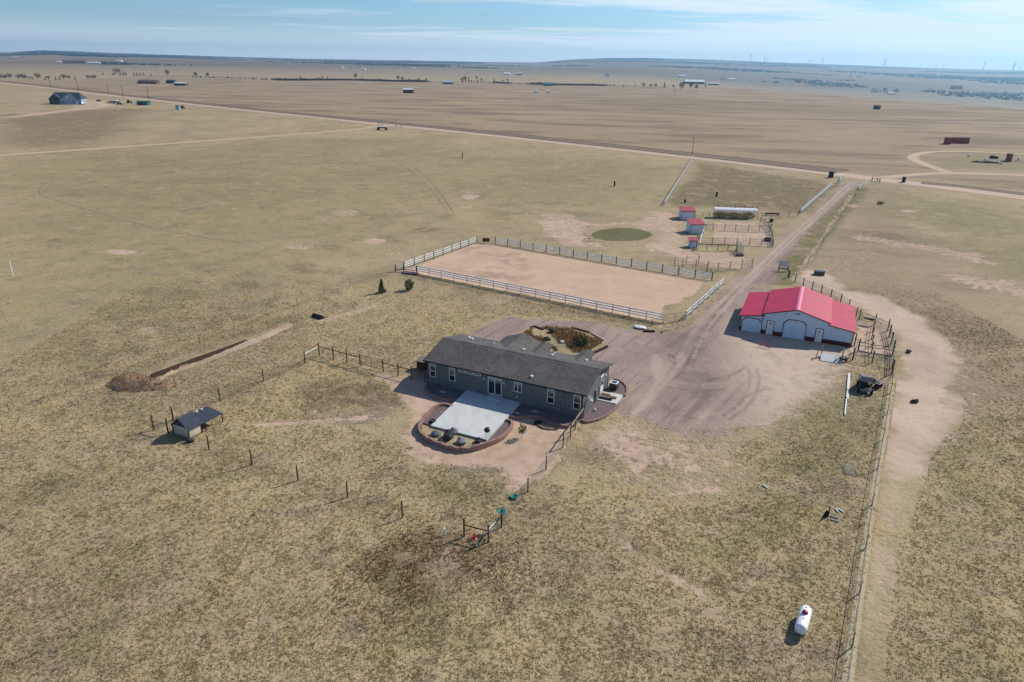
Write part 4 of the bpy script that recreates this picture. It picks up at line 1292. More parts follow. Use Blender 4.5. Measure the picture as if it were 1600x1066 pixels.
def fence(name, label, cat, pts, h_post, r_post, m_post, rails=(), mesh=None, closed_sq=True, group=None, posts=None, rail_m='white'):
    """posts at pts; rails: (z, half height, half thickness, material) one continuous board each; mesh: (z0, z1, material, verticals) woven wire"""
    o = pts[0]
    L = [(p[0] - o[0], p[1] - o[1]) for p in pts]
    root = thing(name, label, cat, (o[0], o[1]), 0, group)
    pm_ = None
    for i, (x, y) in enumerate(L if posts is None else [L[k] for k in posts]):
        j = R.uniform(-.02, .02)
        if pm_ is None or not closed_sq:
            if closed_sq:
                pm_ = MB().box(-r_post, r_post, -r_post, r_post, -.1, h_post)
            else:
                hh = h_post * R.uniform(.94, 1.06)
                pm_ = MB().tube([(0, 0, -.1), (j, j * .6, hh)], r_post, 7, r_post * .92)
            ob = pm_.build('post', m_post, root)
            me = ob.data
        else:
            ob = bpy.data.objects.new('post', me)
            COL.objects.link(ob)
            ob.parent = root
        ob.location = (x, y, 0)
    for z, hh, ht, mm in rails:
        m = MB()
        P = np.array(L)
        T = np.gradient(P, axis=0) if len(P) > 2 else np.repeat([P[1] - P[0]], 2, 0)
        T = T / (np.linalg.norm(T, axis=1)[:, None] + 1e-9)
        N = np.stack([-T[:, 1], T[:, 0]], 1) * ht
        v, f = [], []
        for i in range(len(P)):
            zz = z + R.uniform(-.015, .015)
            for s, k in ((-1, -1), (-1, 1), (1, 1), (1, -1)):
                v.append((P[i][0] + N[i][0] * s, P[i][1] + N[i][1] * s, zz + hh * k))
        for i in range(len(P) - 1):
            for k in range(4):
                a, c = i * 4 + k, i * 4 + (k + 1) % 4
                f.append((a, a + 4, c + 4, c))
        f += [(0, 1, 2, 3), tuple(4 * len(P) - 4 + k for k in (3, 2, 1, 0))]
        m.add(v, f).build('rail', mm, root)
    if mesh:
        z0, z1, mm, step, rw = mesh
        m = MB()
        nh = 6
        for k in range(nh):
            z = z0 + (z1 - z0) * k / (nh - 1)
            m.tube([(x, y, z) for x, y in L], rw, 3, cap=False)
        for (ax, ay), (bx, by) in zip(L[:-1], L[1:]):
            n = max(1, int(math.hypot(bx - ax, by - ay) / step))
            for k in range(n):
                t = (k + .5) / n
                x, y = ax + (bx - ax) * t, ay + (by - ay) * t
                m.tube([(x, y, z0), (x, y, z1)], rw, 3, cap=False)
        m.build('wire_mesh', mm, root)
    return root


def even(a, b, n):
    return [(a[0] + (b[0] - a[0]) * i / n, a[1] + (b[1] - a[1]) * i / n) for i in range(n + 1)]


def gate(name, label, a, b, h0=.25, h1=1.3, bars=5, m='rustpipe', r=.025):
    o = ((a[0] + b[0]) / 2, (a[1] + b[1]) / 2)
    L, an = math.dist(a, b), math.atan2(b[1] - a[1], b[0] - a[0])
    t = thing(name, label, 'gate', o, an)
    x = L / 2 - .05
    MB().tube([(-x, 0, h0), (-x, 0, h1), (x, 0, h1), (x, 0, h0), (-x, 0, h0)], r * 1.2).build('frame', m, t)
    b_ = MB()
    for k in range(1, bars - 1):
        z = h0 + (h1 - h0) * k / (bars - 1)
        b_.tube([(-x, 0, z), (x, 0, z)], r * .8, 5)
    b_.build('bar', m, t)
    MB().tube([(0, 0, h0), (0, 0, h1)], r).build('upright', m, t)
    return t


# riding arena
WR = [(1.28, .085, .05, 'white'), (.88, .085, .05, 'white'), (.48, .085, .05, 'white')]
A0, A1, A2, A3, A4, A5 = at(652, 426.5), at(1036.6, 504.5), at(1071.5, 499.5), at(1130, 445.5), at(1112, 438.5), at(774, 380.5)
A6, A7 = at(745, 379.5), at(631.5, 420.5)
fence('rail_fence', 'long white three-rail arena fence nearest the house', 'fence', even(A0, A1, 17), 1.42, .075, 'white', WR)
fence('rail_fence', 'sunlit white rail fence on the left end of the riding arena', 'fence', even(A7, A6, 8), 1.45, .07, 'dkwood', [(1.22, .1, .025, 'white'), (.75, .1, .025, 'white'), (.35, .06, .025, 'white')])
fence('rail_fence', 'grey rail fence with dark posts along the far side of the arena', 'fence', even(A5, A4, 15), 1.5, .075, 'dkwood', [(1.22, .08, .05, 'white'), (.8, .08, .05, 'white'), (.4, .07, .05, 'white')])
fence('rail_fence', 'bright white rail fence on the right end of the arena beside the driveway', 'fence', even(A3, A2, 7), 1.4, .07, 'white', [(1.25, .11, .03, 'white'), (.72, .11, .03, 'white')])
gate('pipe_gate', 'rusty red pipe gate at the arena corner by the gravel drive', at(1038.5, 504.8), at(1070, 500.2))
g = gate('pipe_gate', 'grey pipe gate with dark sign board at the far arena corner', at(746, 380), at(773, 380.8), .2, 1.35, 6, 'pipe', .02)
MB().box(-.75, .75, -.05, -.02, .35, 1.15).build('sign_board', 'wood', g)
fence('rail_fence', 'short broken grey fence stub at the near left arena corner', 'fence', [at(618, 424.5), at(631, 424.6), at(651, 426.6)], 1.3, .08, 'dkwood', [(.85, .06, .025, 'white'), (.4, .06, .025, 'greywood')])
x, y = at(640, 428)
tag(MB().blob((0, 0, .15), 1.9, .5, .2, 5, .3).build('stub_shadow', 'mulch', None, False, (x, y, 0), -.35), 'dark low shape put in for the shadow under the broken fence stub', 'shadow')  # solid dark shape put in for the fence stub's shadow
# yard fence
YM = (.05, 1.12, 'wire', .3, .006)
fence('yard_fence', 'wooden rail fence with pipe gate left of the house', 'fence', W((499, 556), (521, 561.5), (542, 567.2), (563, 572.4)), 1.7, .075, 'wood', [(1.25, .05, .03, 'wood')], YM, False)
fence('yard_fence', 'short wooden fence between the pipe gate and the house corner', 'fence', W((599, 581), (622, 587), (643, 592), (664, 598)), 1.62, .075, 'wood', [(1.2, .04, .03, 'wood')], YM, False)
gate('pipe_gate', 'brown pipe gate in the yard fence left of the house', at(564.5, 572.8), at(597.5, 580.6), .3, 1.55, 6, 'wood', .03)
fence('yard_fence', 'wooden fence bay with white top rail at the yard\'s back corner', 'fence', W((476.9, 567.5), (499, 556)), 1.7, .075, 'wood', [(1.25, .05, .03, 'white')], YM, False)
fence('yard_fence', 'wire fence on wooden posts from the chicken coop to the back corner', 'fence', W((271, 657.5), (344, 626), (412, 595.5), (476.9, 567.5)), 1.55, .06, 'wood', [], YM, False)
fence('yard_fence', 'small wooden fence corner behind the chicken coop', 'fence', W((271, 657.5), (240.5, 672), (263, 677.5)), 1.7, .08, 'wood', [(1.1, .05, .03, 'rail')], YM, False)
fence('yard_fence', 'wire fence on wooden posts across the near side of the yard', 'fence', W((263, 677.5), (327, 703), (394, 726.5), (466, 751), (543, 777), (629, 809), (725.3, 838)), 1.6, .07, 'wood', [], YM, False)
fence('yard_fence', 'wooden corner fence with rails beside the orange cone', 'fence', W((725.3, 838), (763, 847.6), (783.5, 824.4)), 1.7, .075, 'wood', [(1.08, .05, .035, 'wood')], YM, False)
a, b = at(763.5, 847), at(783, 825)
tag(MB().box(0, math.dist(a, b), -.04, .04, .98, 1.12).box(.02, math.dist(a, b) - .02, -.05, -.04, 1.0, 1.1).build('brace_board', 'white', None, False, (a[0] - .1, a[1] - .12, .02), math.atan2(b[1] - a[1], b[0] - a[0])), 'white board fixed across the corner fence bay below the teal bowl', 'board')
fence('yard_fence', 'wire fence climbing from the teal dishes to the house corner', 'fence', W((783.5, 824.4), (824.5, 769), (853, 734), (879.5, 699.5)), 1.5, .055, 'steel_green', [], YM, False)
fence('yard_fence', 'wooden fence with pale boards meeting the near house corner', 'fence', W((879.5, 699.5), (891, 683), (898.5, 672.5), (911, 655)), 1.62, .06, 'wood', [(1.3, .07, .03, 'rail')], YM, False)
fence('wire_fence', 'thin wire fence on steel stakes across the left pasture', 'fence', W((-60, 675), (15, 645), (104, 613), (182, 584), (250, 558.5), (312, 536), (365, 515), (417.5, 493.5), (464.5, 477), (507, 459.5), (547, 446), (588, 432), (618, 424.5)), 1.25, .03, 'steel_green', [], (.3, 1.15, 'wire', 3.0, .004), False)
FR = W((1318, 1110), (1330.5, 1012), (1342.5, 927.5), (1352, 857), (1362, 790), (1371, 733), (1379, 688), (1386, 648), (1391, 615), (1394.5, 590))
fence('wire_fence', 'long woven wire fence along the tan path on the right', 'fence', FR, 1.3, .05, 'greywood', [(1.2, .018, .018, 'rail')], (.04, 1.18, 'wire', .45, .005), False)
strip('mesh_glint_verge', densify(FR, 1.2), .55, .022, M['meshgrass'], .4)  # pale strip paints the sunlit mesh together with weeds at its foot
BF = W((1242, 441), (1254.5, 447.5), (1268.6, 453.4), (1282.8, 459.4), (1297.6, 466), (1313, 473.5), (1326, 482))
fence('picket_fence', 'grey wire panel fence with dark posts behind the barn', 'fence', BF, 1.6, .075, 'dkwood', [(1.3, .025, .02, 'pipe')], (.1, 1.3, 'pipe', .28, .012), False)
fence('wire_fence', 'wire fence along the grassy strip right of the driveway', 'fence', W((1242, 441), (1262, 413), (1286, 379), (1312, 342), (1336, 308), (1352, 288)), 1.2, .04, 'steel_green', [], (.2, 1.1, 'wire', 1.5, .005), False)
# corral right of the barn
PR = [(1.35, .03, .03, 'darkpipe'), (.95, .025, .025, 'darkpipe'), (.5, .025, .025, 'darkpipe')]
fence('corral_fence', 'tall dark post corral side farthest from the barn', 'fence', W((1386.4, 517.6), (1389, 527.5), (1392, 538.5), (1394.5, 553), (1393, 585)), 1.85, .09, 'dkwood', PR, (.1, 1.3, 'wire', .5, .008), False)
fence('corral_fence', 'middle dark post corral fence running away from the ramp', 'fence', W((1362.4, 567.4), (1361.2, 553), (1361.8, 541.5), (1361.6, 531), (1363.5, 519), (1366, 508)), 1.75, .08, 'dkwood', [(1.2, .025, .025, 'pipe'), (.6, .025, .025, 'pipe')], None, False)
fence('corral_fence', 'dark post fence closest to the barn\'s right wall', 'fence', W((1332, 562.5), (1340.5, 548.5), (1334.5, 541)), 1.75, .09, 'dkwood', [(1.2, .03, .03, 'darkpipe')], None, False)
fence('corral_fence', 'far dark pipe corral end behind the black tarp', 'fence', W((1336.8, 497), (1342, 499.6), (1366, 508), (1386.4, 517.6)), 1.75, .075, 'dkwood', [(1.25, .025, .025, 'pipe'), (.7, .025, .025, 'pipe')], (.1, 1.2, 'pipe', .7, .012), False)
fence('corral_fence', 'corral cross fence with pale ground board beside the ramp', 'fence', W((1340.5, 548.5), (1361.2, 553), (1394.5, 557)), 1.5, .07, 'dkwood', [(1.3, .03, .03, 'darkpipe'), (.85, .025, .025, 'darkpipe'), (.08, .08, .05, 'rail')], None, False)
fence('corral_fence', 'nearest corral pipe fence towards the parked buggy', 'fence', W((1332, 562.5), (1362.4, 567.4), (1393, 576)), 1.4, .06, 'darkpipe', [(1.2, .025, .025, 'pipe'), (.7, .025, .025, 'pipe')], None, False)
x, y = at(1357, 508)
t = MB().blob((0, 0, .95), .75, .42, .16, 3, .25, 10, 6)
tag(t.build('tarp', 'rubber', None, False, (x, y, 0), -.4), 'black tarp slung over the corral fence behind the barn', 'tarp')
# paddocks by the sheds
PP = [(1.35, .025, .025, 'pipe'), (.9, .02, .02, 'pipe'), (.45, .02, .02, 'pipe')]
WM = (.1, 1.3, 'pipe', .9, .012)
fence('pen_fence', 'pen fence running right from the middle red-roofed shed', 'fence', W((1103, 359.6), (1113.7, 360), (1132, 360.6), (1149, 361.2), (1169, 362), (1186, 362.4), (1202, 363)), 1.65, .07, 'wood', PP, WM, False)
fence('pen_fence', 'pen fence running right from the smallest red-roofed shed', 'fence', W((1092, 382), (1112.5, 382.4), (1131.8, 382.7), (1151, 383.2), (1171, 383.4), (1189, 383.7), (1206, 385)), 1.65, .07, 'wood', PP, WM, False)
fence('pen_fence', 'dark railed pen fence in front of the smallest shed', 'fence', W((1088, 390.3), (1104, 391), (1121, 391.5), (1137, 391.8), (1150, 392.4)), 1.3, .06, 'dkwood', [(1.25, .06, .04, 'dkwood')], None, False)
fence('pen_fence', 'close-set pipe panels at the right end of the shed pens', 'fence', W((1187, 349), (1194, 352.5), (1200, 357), (1203.5, 362), (1205.5, 370), (1207, 378), (1207.5, 387)), 1.55, .05, 'pipe', PP, (.1, 1.35, 'pipe', .35, .014), False)
fence('pen_fence', 'bowed wire pen fence between the arena and the sheds', 'fence', W((1053.5, 415.5), (1072, 413.4), (1091.3, 412.6), (1105.7, 421.6), (1121.4, 423.6), (1140.3, 422.2), (1158.6, 419.8), (1175, 417)), 1.75, .06, 'steel_green', [(1.4, .015, .015, 'pipe')], (.1, 1.4, 'wire', .5, .01), False)
fence('pen_fence', 'inner wire panels beside the far right arena corner', 'fence', W((1066, 419.5), (1087, 418.6), (1104, 425), (1110, 434)), 1.6, .06, 'steel_green', [(1.3, .02, .02, 'pipe'), (.7, .02, .02, 'pipe')], (.1, 1.3, 'wire', .4, .012), False)
fence('pen_fence', 'picket-like wire fence between the long white shelter and the white fence', 'fence', W((1183, 342.5), (1190, 342.8), (1204, 342.3), (1218, 341.4), (1232, 340.4), (1247, 339)), 1.7, .05, 'steel_green', [(1.45, .02, .02, 'darkpipe')], (.1, 1.45, 'pipe', .45, .014), False)
fence('pen_fence', 'wire fence joining the top red-roofed shed to the long shelter', 'fence', W((1086, 341.5), (1097, 340.6), (1108, 340), (1115, 340)), 1.5, .05, 'steel_green', [(1.3, .015, .015, 'pipe')], (.1, 1.3, 'wire', .5, .012), False)
fence('pen_fence', 'wire fence behind the long white shelter', 'fence', W((1114, 331), (1122, 330.5), (1134, 330.8), (1148, 331.2), (1162, 332), (1182, 333.4)), 1.9, .06, 'steel_green', [(1.5, .02, .02, 'darkpipe')], (.1, 1.5, 'pipe', .8, .012), False)
for lab, (a, b_), m_ in (('leaning grey pipe panel in the shed pen nearest the arena', ((1151.5, 389), (1152.5, 398)), 'pipe'), ('second grey pipe panel leaning against the first near the pens', ((1155, 392), (1160, 400)), 'pipe')):
    gate('livestock_panel', lab, at(a[0], a[1]), at(b_[0], b_[1]), .1, 1.75, 7, m_, .04)
x, y = at(1156, 400)
tag(MB().blob((0, 0, .2), .9, .5, .28, 8, .3).build('feed_pile', 'mulch', None, False, (x, y, 0)), 'dark heap under the leaning pipe panels', 'heap')
x, y = at(1199, 376.5)
tag(MB().lathe([(.75, 0), (.8, .55), (.74, .55), (.7, .1)], 14).build('stock_tank', 'rubber', None, False, (x, y, 0)), 'black round stock tank at the right end of the pens', 'stock tank')
x, y = at(1205, 347)
tag(MB().box(-.38, .38, -.38, .38, 0, .72).box(-.45, .45, -.45, .45, .72, .78).build('hay_box', 'black', None, False, (x, y, 0), -.2), 'small black box on the drive side of the pens', 'box')
x, y = at(1205.5, 353)
tag(MB().lathe([(.2, 0), (.24, .45), (.2, .5), (.06, .52)], 8).build('feed_bucket', 'rail', None, False, (x, y, 0)), 'small pale bucket just below the small black box', 'bucket')
x, y = at(1193, 339)
t = thing('feed_bunk', 'long black feed bunk behind the picket-like wire fence', 'feed bunk', (*at(1206, 337),), -.12)
MB().slab([(-1.7, -.3, .35), (1.7, -.3, .35), (1.7, .3, .35), (-1.7, .3, .35)], (0, 0, .35)).build('trough', 'rubber', t)
for u in (-1.4, 1.4):
    MB().box(u - .06, u + .06, -.25, .25, 0, .35).build('leg', 'dkwood', t)
# white fences of the front pasture
Lw = even(at(1038, 321), at(1083, 248), 30)
o = fence('rail_fence', 'white rail fence along the left side of the front pasture', 'fence', Lw, 1.35, .08, 'white', [(1.15, .1, .03, 'white'), (.65, .1, .03, 'white')])
fence('rail_fence', 'white rail fence along the driveway side of the front pasture', 'fence', even(at(1251, 333.5), at(1299, 291.5), 20), 1.3, .08, 'white', [(1.2, .09, .03, 'white'), (.85, .09, .03, 'white'), (.5, .09, .03, 'white')])
gate('pipe_gate', 'grey-blue gate at the top of the driveway side white fence', at(1299, 291.5), at(1312, 291), .2, 1.2, 6, 'pipe', .05)
fence('rail_fence', 'short white entrance wing fence left of the driveway mouth', 'fence', W((1311, 287), (1314.5, 282), (1317.5, 276.5)), 1.6, .11, 'white', [(1.45, .1, .04, 'white'), (.9, .1, .04, 'white')])
gate('pipe_gate', 'swung-open grey gate on the right of the driveway mouth', at(1341, 297.5), at(1356, 286.5), .2, 1.3, 6, 'pipe', .05)
fence('rail_fence', 'brown post pair right of the driveway mouth', 'fence', W((1362, 283.5), (1370, 284.5), (1374, 285)), 1.4, .1, 'wood', [(1.0, .05, .04, 'wood')])

# ================================================================ sheds, shelter, coop, tank


def shed(label, a, b, depth, hf, hb, over=.18):
    an = math.atan2(b[1] - a[1], b[0] - a[0])
    w = math.dist(a, b)
    t = thing('loafing_shed', label, 'shed', a, an)
    MB().add([(0, 0, 0), (w, 0, 0), (w, depth, 0), (0, depth, 0), (0, 0, hf), (w, 0, hf), (w, depth, hb), (0, depth, hb)], [(0, 1, 5, 4), (1, 2, 6, 5), (2, 3, 7, 6), (3, 0, 4, 7), (4, 5, 6, 7)]).build('wall', 'barnwall', t)
    s = (hb - hf) / depth
    MB().slab([(-over, -over, hf - over * s + .09), (w + over, -over, hf - over * s + .09), (w + over, depth + over, hb + over * s + .09), (-over, depth + over, hb + over * s + .09)], (0, 0, -.08)).build('roof', 'shedroof', t)
    MB().box(-over - .01, w + over + .01, -over - .03, -over, hf - over * s - .08, hf - over * s + .06).build('fascia', 'trimred', t)
    MB().slab([(w + over, -over, hf - over * s - .05), (w + over, depth + over, hb + over * s - .05), (w + over, depth + over, hb + over * s + .1), (w + over, -over, hf - over * s + .1)], (.03, 0, 0)).build('gable_trim', 'shedroof', t)
    for u in (-.02, w - .08):
        MB().box(u, u + .1, -.03, -.004, 0, hf - .02).build('corner_trim', 'trimred', t)
    return t


shed('white shed with red roof farthest from the arena, beside the long shelter', at(1064, 343.2), at(1084.6, 343.6), 3.2, 2.05, 2.55)
shed('largest white red-roofed shed, middle one of the three by the pens', at(1079, 365.2), at(1099.5, 365), 3.2, 2.05, 2.6)
shed('smallest white red-roofed shed, close to the pens\' near corner', at(1077.3, 387), at(1088, 387.3), 1.6, 1.45, 1.75)
Wl = W((1091.5, 390), (1097, 372), (1102.5, 354))
fence('rail_fence', 'white board fence between the middle and smallest sheds', 'fence', Wl, 1.5, .07, 'white', [(1.35, .1, .03, 'white'), (.95, .1, .03, 'white')])
a, b = at(1115.8, 340.6), at(1181.5, 343)
an, w = math.atan2(b[1] - a[1], b[0] - a[0]), math.dist(a, b)
t = thing('shelter', 'long narrow white-roofed open shelter overgrown with dry weeds inside', 'shelter', a, an)
rf = MB()
arc = [(-.1, 1.85), (-.05, 2.1), (.3, 2.3), (1.1, 2.42), (1.9, 2.35), (2.4, 2.05), (2.5, 1.8)]
for (v0, z0), (v1, z1) in zip(arc[:-1], arc[1:]):
    rf.slab([(-.15, v0, z0), (w + .15, v0, z0), (w + .15, v1, z1), (-.15, v1, z1)], (0, 0, -.03))
rf.build('roof', 'white', t)
for k in range(7):
    u = w * k / 6
    MB().tube([(u, 0, 0), (u, -.03, 1.85), (u, .3, 2.24), (u, 1.1, 2.36), (u, 1.9, 2.29), (u, 2.42, 1.8), (u, 2.45, 0)], .05, 6).build('hoop', 'white' if k in (0, 6) else 'pipe', t)
MB().leaves((w * .17, 1.2, .65), w * .19, 1.15, .85, 800, .16, 3).leaves((w * .5, 1.2, .6), w * .2, 1.15, .75, 800, .16, 4).leaves((w * .83, 1.2, .65), w * .18, 1.15, .8, 800, .16, 5).build('weeds', 'drygreen', t)
mm = MB()
for k in range(5):
    z = .2 + k * .38
    mm.tube([(0, -.02, z), (w, -.02, z)], .012, 3)
mm.build('wire_panel', 'pipe', t)
# chicken coop
CO, CA = (-33.76, 59.8), -.445
t = thing('chicken_coop', 'small tan chicken coop with dark roof and attached covered run', 'coop', CO, CA)
cw, cd, ch, cr = 2.2, 1.5, 1.15, 2.1
MB().slab([(0, 0, .12), (cw, 0, .12), (cw, 0, ch), (0, 0, ch)], (0, cd, 0)).build('wall', 'tan', t)
MB().slab([(-.02, -.02, ch), (cw + .02, -.02, ch), (cw / 2, -.02, cr - .05)], (0, cd, 0)).build('gable', 'navy', t)
for s in (-1, 1):
    xe = cw / 2 + s * (cw / 2 + .15)
    q = [(cw / 2, -.15, cr + .04), (xe, -.15, ch - .09), (xe, cd + .15, ch - .09), (cw / 2, cd + .15, cr + .04)]
    MB().slab(q[::s], (0, 0, -.06)).build('roof', 'navy', t)
for u in (0, cw):
    for v in (-.02, cd):
        MB().box(u - .05, u + .05, v - .05, v + .05, 0, ch - .02).build('corner_post', 'dkwood', t)
rn = MB().slab([(.2, cd + .18, 1.3), (cw + .2, cd + .18, 1.02), (cw + .25, cd + 2.6, 1.02), (.25, cd + 2.6, 1.3)], (0, 0, -.05)).build('run_roof', 'navy', t)
for u, v in ((.3, cd + 2.5), (cw + .15, cd + 2.5), (cw + .15, cd + .4)):
    MB().box(u - .04, u + .04, v - .04, v + .04, 0, 1.0).build('run_post', 'dkwood', t)
MB().box(cw + .1, cw + .16, cd + .3, cd + 2.55, .92, 1.0).build('run_beam', 'tan', t)
mm = MB()
for k in range(9):
    v = cd + .4 + k * .26
    mm.tube([(cw + .15, v, .02), (cw + .15, v, .95)], .008, 3)
for k in range(5):
    mm.tube([(cw + .15, cd + .4, .05 + k * .22), (cw + .15, cd + 2.5, .05 + k * .22)], .008, 3)
mm.build('wire_mesh', 'wire', t)
for k, v in enumerate((cd + .5, cd + 1.1, cd + 1.7)):
    MB().blob((.45, v, 1.4), .14, .16, .1, k, .3, 8, 5).build('roof_weight', 'white', t)
x, y = at(297, 691)
tag(MB().blob((0, 0, .18), .42, .3, .22, 6, .3).build('stone', 'darkstone', None, False, (x, y, 0)), 'dark stone in front of the chicken coop', 'stone')
x, y = at(318, 668)
tag(MB().blob((0, 0, .22), .3, .24, .26, 7, .25).build('terracotta_jar', 'rustpipe', None, False, (x, y, 0)), 'rusty lump under the run roof of the coop', 'jar')
# propane tank
tn, tf = np.array(at(1246, 983)), np.array(at(1253, 958))
an = math.atan2(*(tf - tn)[::-1])
ctr = (tn + tf) / 2 + np.array([-.05, -.5])
t = thing('propane_tank', 'white propane tank with pink dome lid in the near right grass', 'propane tank', ctr, an)
prof = [(.475 * math.sin(k * .157), -1.1 - .36 * math.cos(k * .157)) for k in range(0, 11)] + [(.475 * math.cos(k * .157), 1.1 + .36 * math.sin(k * .157)) for k in range(0, 11)]
prof = [(max(r, .004), z) for r, z in prof]
t.scale = (.84, .84, .84)
MB().lathe(prof, 28, (0, 0, .74), 'x').build('shell', 'tankwhite', t, True)
MB().lathe([(.23, 1.15), (.23, 1.3), (.2, 1.38), (.12, 1.44), (.02, 1.46)], 16, (.25, 0, 0)).build('dome', 'tankred', t, True)
for u in (-.45, .95):
    MB().tube([(u, 0, 1.18), (u, 0, 1.27)], .04, 8).build('fitting', 'black', t)
for u in (-.85, .85):
    MB().slab([(u - .12, -.42, 0), (u + .12, -.42, 0), (u + .12, .42, 0), (u - .12, .42, 0)], (0, 0, .3)).build('saddle', 'concrete', t)

# ================================================================ clutter of the yard
x, y = at(741, 843)
t = thing('traffic_cone', 'orange cone inside the near corner of the yard fence', 'cone', (*at(741.5, 842),))
MB().lathe([(.18, .04), (.15, .1), (.05, .6), (.03, .62)], 12).build('body', 'orange', t)
MB().box(-.24, .24, -.24, .24, 0, .05).build('base', 'orange', t)
for lab, px, py, hh in (('short white pipe outside the yard fence', 695, 835.5, .62), ('white pipe in front of the orange cone', 744.6, 854.5, .72)):
    x, y = at(px, py)
    tag(MB().lathe([(.055, -.05), (.055, hh - .08), (.08, hh - .08), (.08, hh), (.02, hh + .01)], 10).build('standpipe', 'white', None, False, (x, y, 0)), lab, 'pipe')
x, y = at(783.5, 824.4)
prof = [(.04, 0), (.24, .05), (.36, .13), (.38, .16), (.32, .14), (.05, .05)]
tag(MB().lathe(prof, 18).build('dish', 'teal', None, True, (x, y, 1.46)), 'teal bowl resting on top of the corner fence post', 'bowl')
x, y = at(803.5, 778)
tag(MB().lathe(prof, 18).build('dish', 'teal', None, True, (x, y, .02)), 'teal bowl lying on the ground by the side fence', 'bowl')
x, y = at(16, 431)
a = at(20, 431)
tag(MB().lathe([(.1, -.1), (.1, 2.35), (.14, 2.36), (.14, 2.5), (.02, 2.52)], 10).build('marker_post', 'white', None, False, (a[0], a[1], 0)), 'lone white post in the pasture at the far left', 'post')
# vehicle and junk by the path
bx, by = at(1350, 610)
t = thing('buggy', 'black open off-road buggy with a grey tarp hood parked near the barn', 'buggy', (bx, by), rad(-112))
MB().slab([(-1.5, -.62, .42), (1.3, -.62, .42), (1.3, .62, .42), (-1.5, .62, .42)], (0, 0, .3)).build('body', 'black', t)
MB().slab([(-1.35, -.68, .72), (-.1, -.68, .72), (-.1, .68, .72), (-1.35, .68, .72)], (0, 0, .22)).build('cargo_bed', 'black', t)
hd = MB()
for (u0, z0), (u1, z1) in (((-1.25, 1.25), (-.7, 1.72)), ((-.7, 1.72), (.15, 1.8)), ((.15, 1.8), (.62, 1.4))):
    hd.slab([(u0, -.66, z0), (u1, -.66, z1), (u1, .66, z1), (u0, .66, z0)][::-1], (0, 0, -.05))
hd.build('hood', 'greywood', t)
for v in (-.62, .62):
    MB().tube([(-1.2, v, .72), (-1.15, v, 1.25), (-.65, v, 1.68), (.15, v, 1.75), (.6, v, 1.36), (.75, v, .72)], .035).build('roll_bar', 'black', t)
for u in (-1.0, .95):
    for v in (-.68, .68):
        w_ = MB().lathe([(.2, -.12), (.33, -.12), (.35, -.06), (.35, .06), (.33, .12), (.2, .12)], 14, (u, v, .35), 'y').build('wheel', 'rubber', t)
        MB().lathe([(.05, -.09), (.19, -.09), (.19, .09), (.05, .09)], 10, (u, v, .35), 'y').build('rim', 'pipe', w_)
MB().box(.2, .6, -.5, .5, .72, 1.05).build('seat', 'rubber', t)
MB().box(1.3, 1.36, -.5, .5, .45, .7).build('bumper', 'pipe', t)
for v in (-.45, .45):
    MB().lathe([(.02, 0), (.1, .01), (.1, .06)], 10, (1.3, v, .6), 'x').build('headlight', 'white', t)
bx, by = at(1364, 603)
t = thing('quad_bike', 'dark quad bike parked between the buggy and the wire fence', 'quad bike', (bx, by), rad(-52))
MB().slab([(-.8, -.3, .45), (.8, -.3, .45), (.7, .3, .45), (-.7, .3, .45)], (0, 0, .28)).build('body', 'black', t)
MB().slab([(-.65, -.18, .73), (.15, -.18, .73), (.15, .18, .73), (-.65, .18, .73)], (0, 0, .14)).build('seat', 'rubber', t)
MB().tube([(.3, -.42, 1.02), (.42, -.15, 1.0), (.42, .15, 1.0), (.3, .42, 1.02)], .03).build('handlebar', 'pipe', t)
for u in (-.6, .6):
    MB().slab([(u - .32, -.56, .62), (u + .32, -.56, .62), (u + .32, .56, .62), (u - .32, .56, .62)], (0, 0, .05)).build('fender', 'pipe' if u > 0 else 'black', t)
    for v in (-.48, .48):
        MB().lathe([(.1, -.12), (.26, -.12), (.28, 0), (.26, .12), (.1, .12)], 12, (u, v, .28), 'y').build('wheel', 'rubber', t)
for i, (lab, a, b_) in enumerate((('longest white vinyl board lying in the grass left of the buggy', at(1326.5, 585), at(1324.6, 612)), ('white vinyl board lying end to end with the longest one', at(1325.2, 610), at(1323.2, 625)), ('broken white vinyl board, last of the three in the grass', at(1323.5, 623), at(1320.8, 650)))):
    an, L = math.atan2(b_[1] - a[1], b_[0] - a[0]), math.dist(a, b_)
    m = MB()
    for k in range(2 if i < 2 else 1):
        m.box(0, L, -.13 + k * .14, -.01 + k * .14, .04, .2 - .06 * k)
    tag(m.build('fence_board', 'white', None, False, a, an), lab, 'board', 'white boards lying in the grass')
x, y = at(1345.5, 625)
t = thing('sawhorse', 'small pale metal sawhorse just below the parked buggy', 'sawhorse', (x, y), .6)
MB().tube([(-.5, 0, .45), (.5, 0, .45)], .03).build('beam', 'pipe', t)
for u in (-.4, .4):
    for v in (-.3, .3):
        MB().tube([(u, 0, .45), (u, v, 0)], .022).build('leg', 'pipe', t)
a, b_ = at(1321, 741.5), at(1339.5, 744)
c_ = at(1322.8, 726.5)
t = thing('pipe_grid', 'pale pipe panel lying flat in the grass by the wire fence', 'panel', a, math.atan2(b_[1] - a[1], b_[0] - a[0]))
L, Wd = math.dist(a, b_), math.dist(a, c_)
MB().tube([(0, 0, .1), (L, 0, .1), (L, Wd, .14), (0, Wd, .14), (0, 0, .1)], .035, 6).build('frame', 'pipe', t)
m = MB()
for k in range(1, 5):
    m.tube([(L * k / 5, 0, .11), (L * k / 5, Wd, .15)], .028, 5)
m.build('bar', 'pipe', t)
x, y = at(1293.5, 807)
t = thing('burn_barrel', 'dark upright steel post with a black rubber flap in the grass', 'post', (x, y), .3)
MB().tube([(0, 0, -.05), (.02, 0, 1.0)], .06, 8).build('post', 'darkpipe', t)
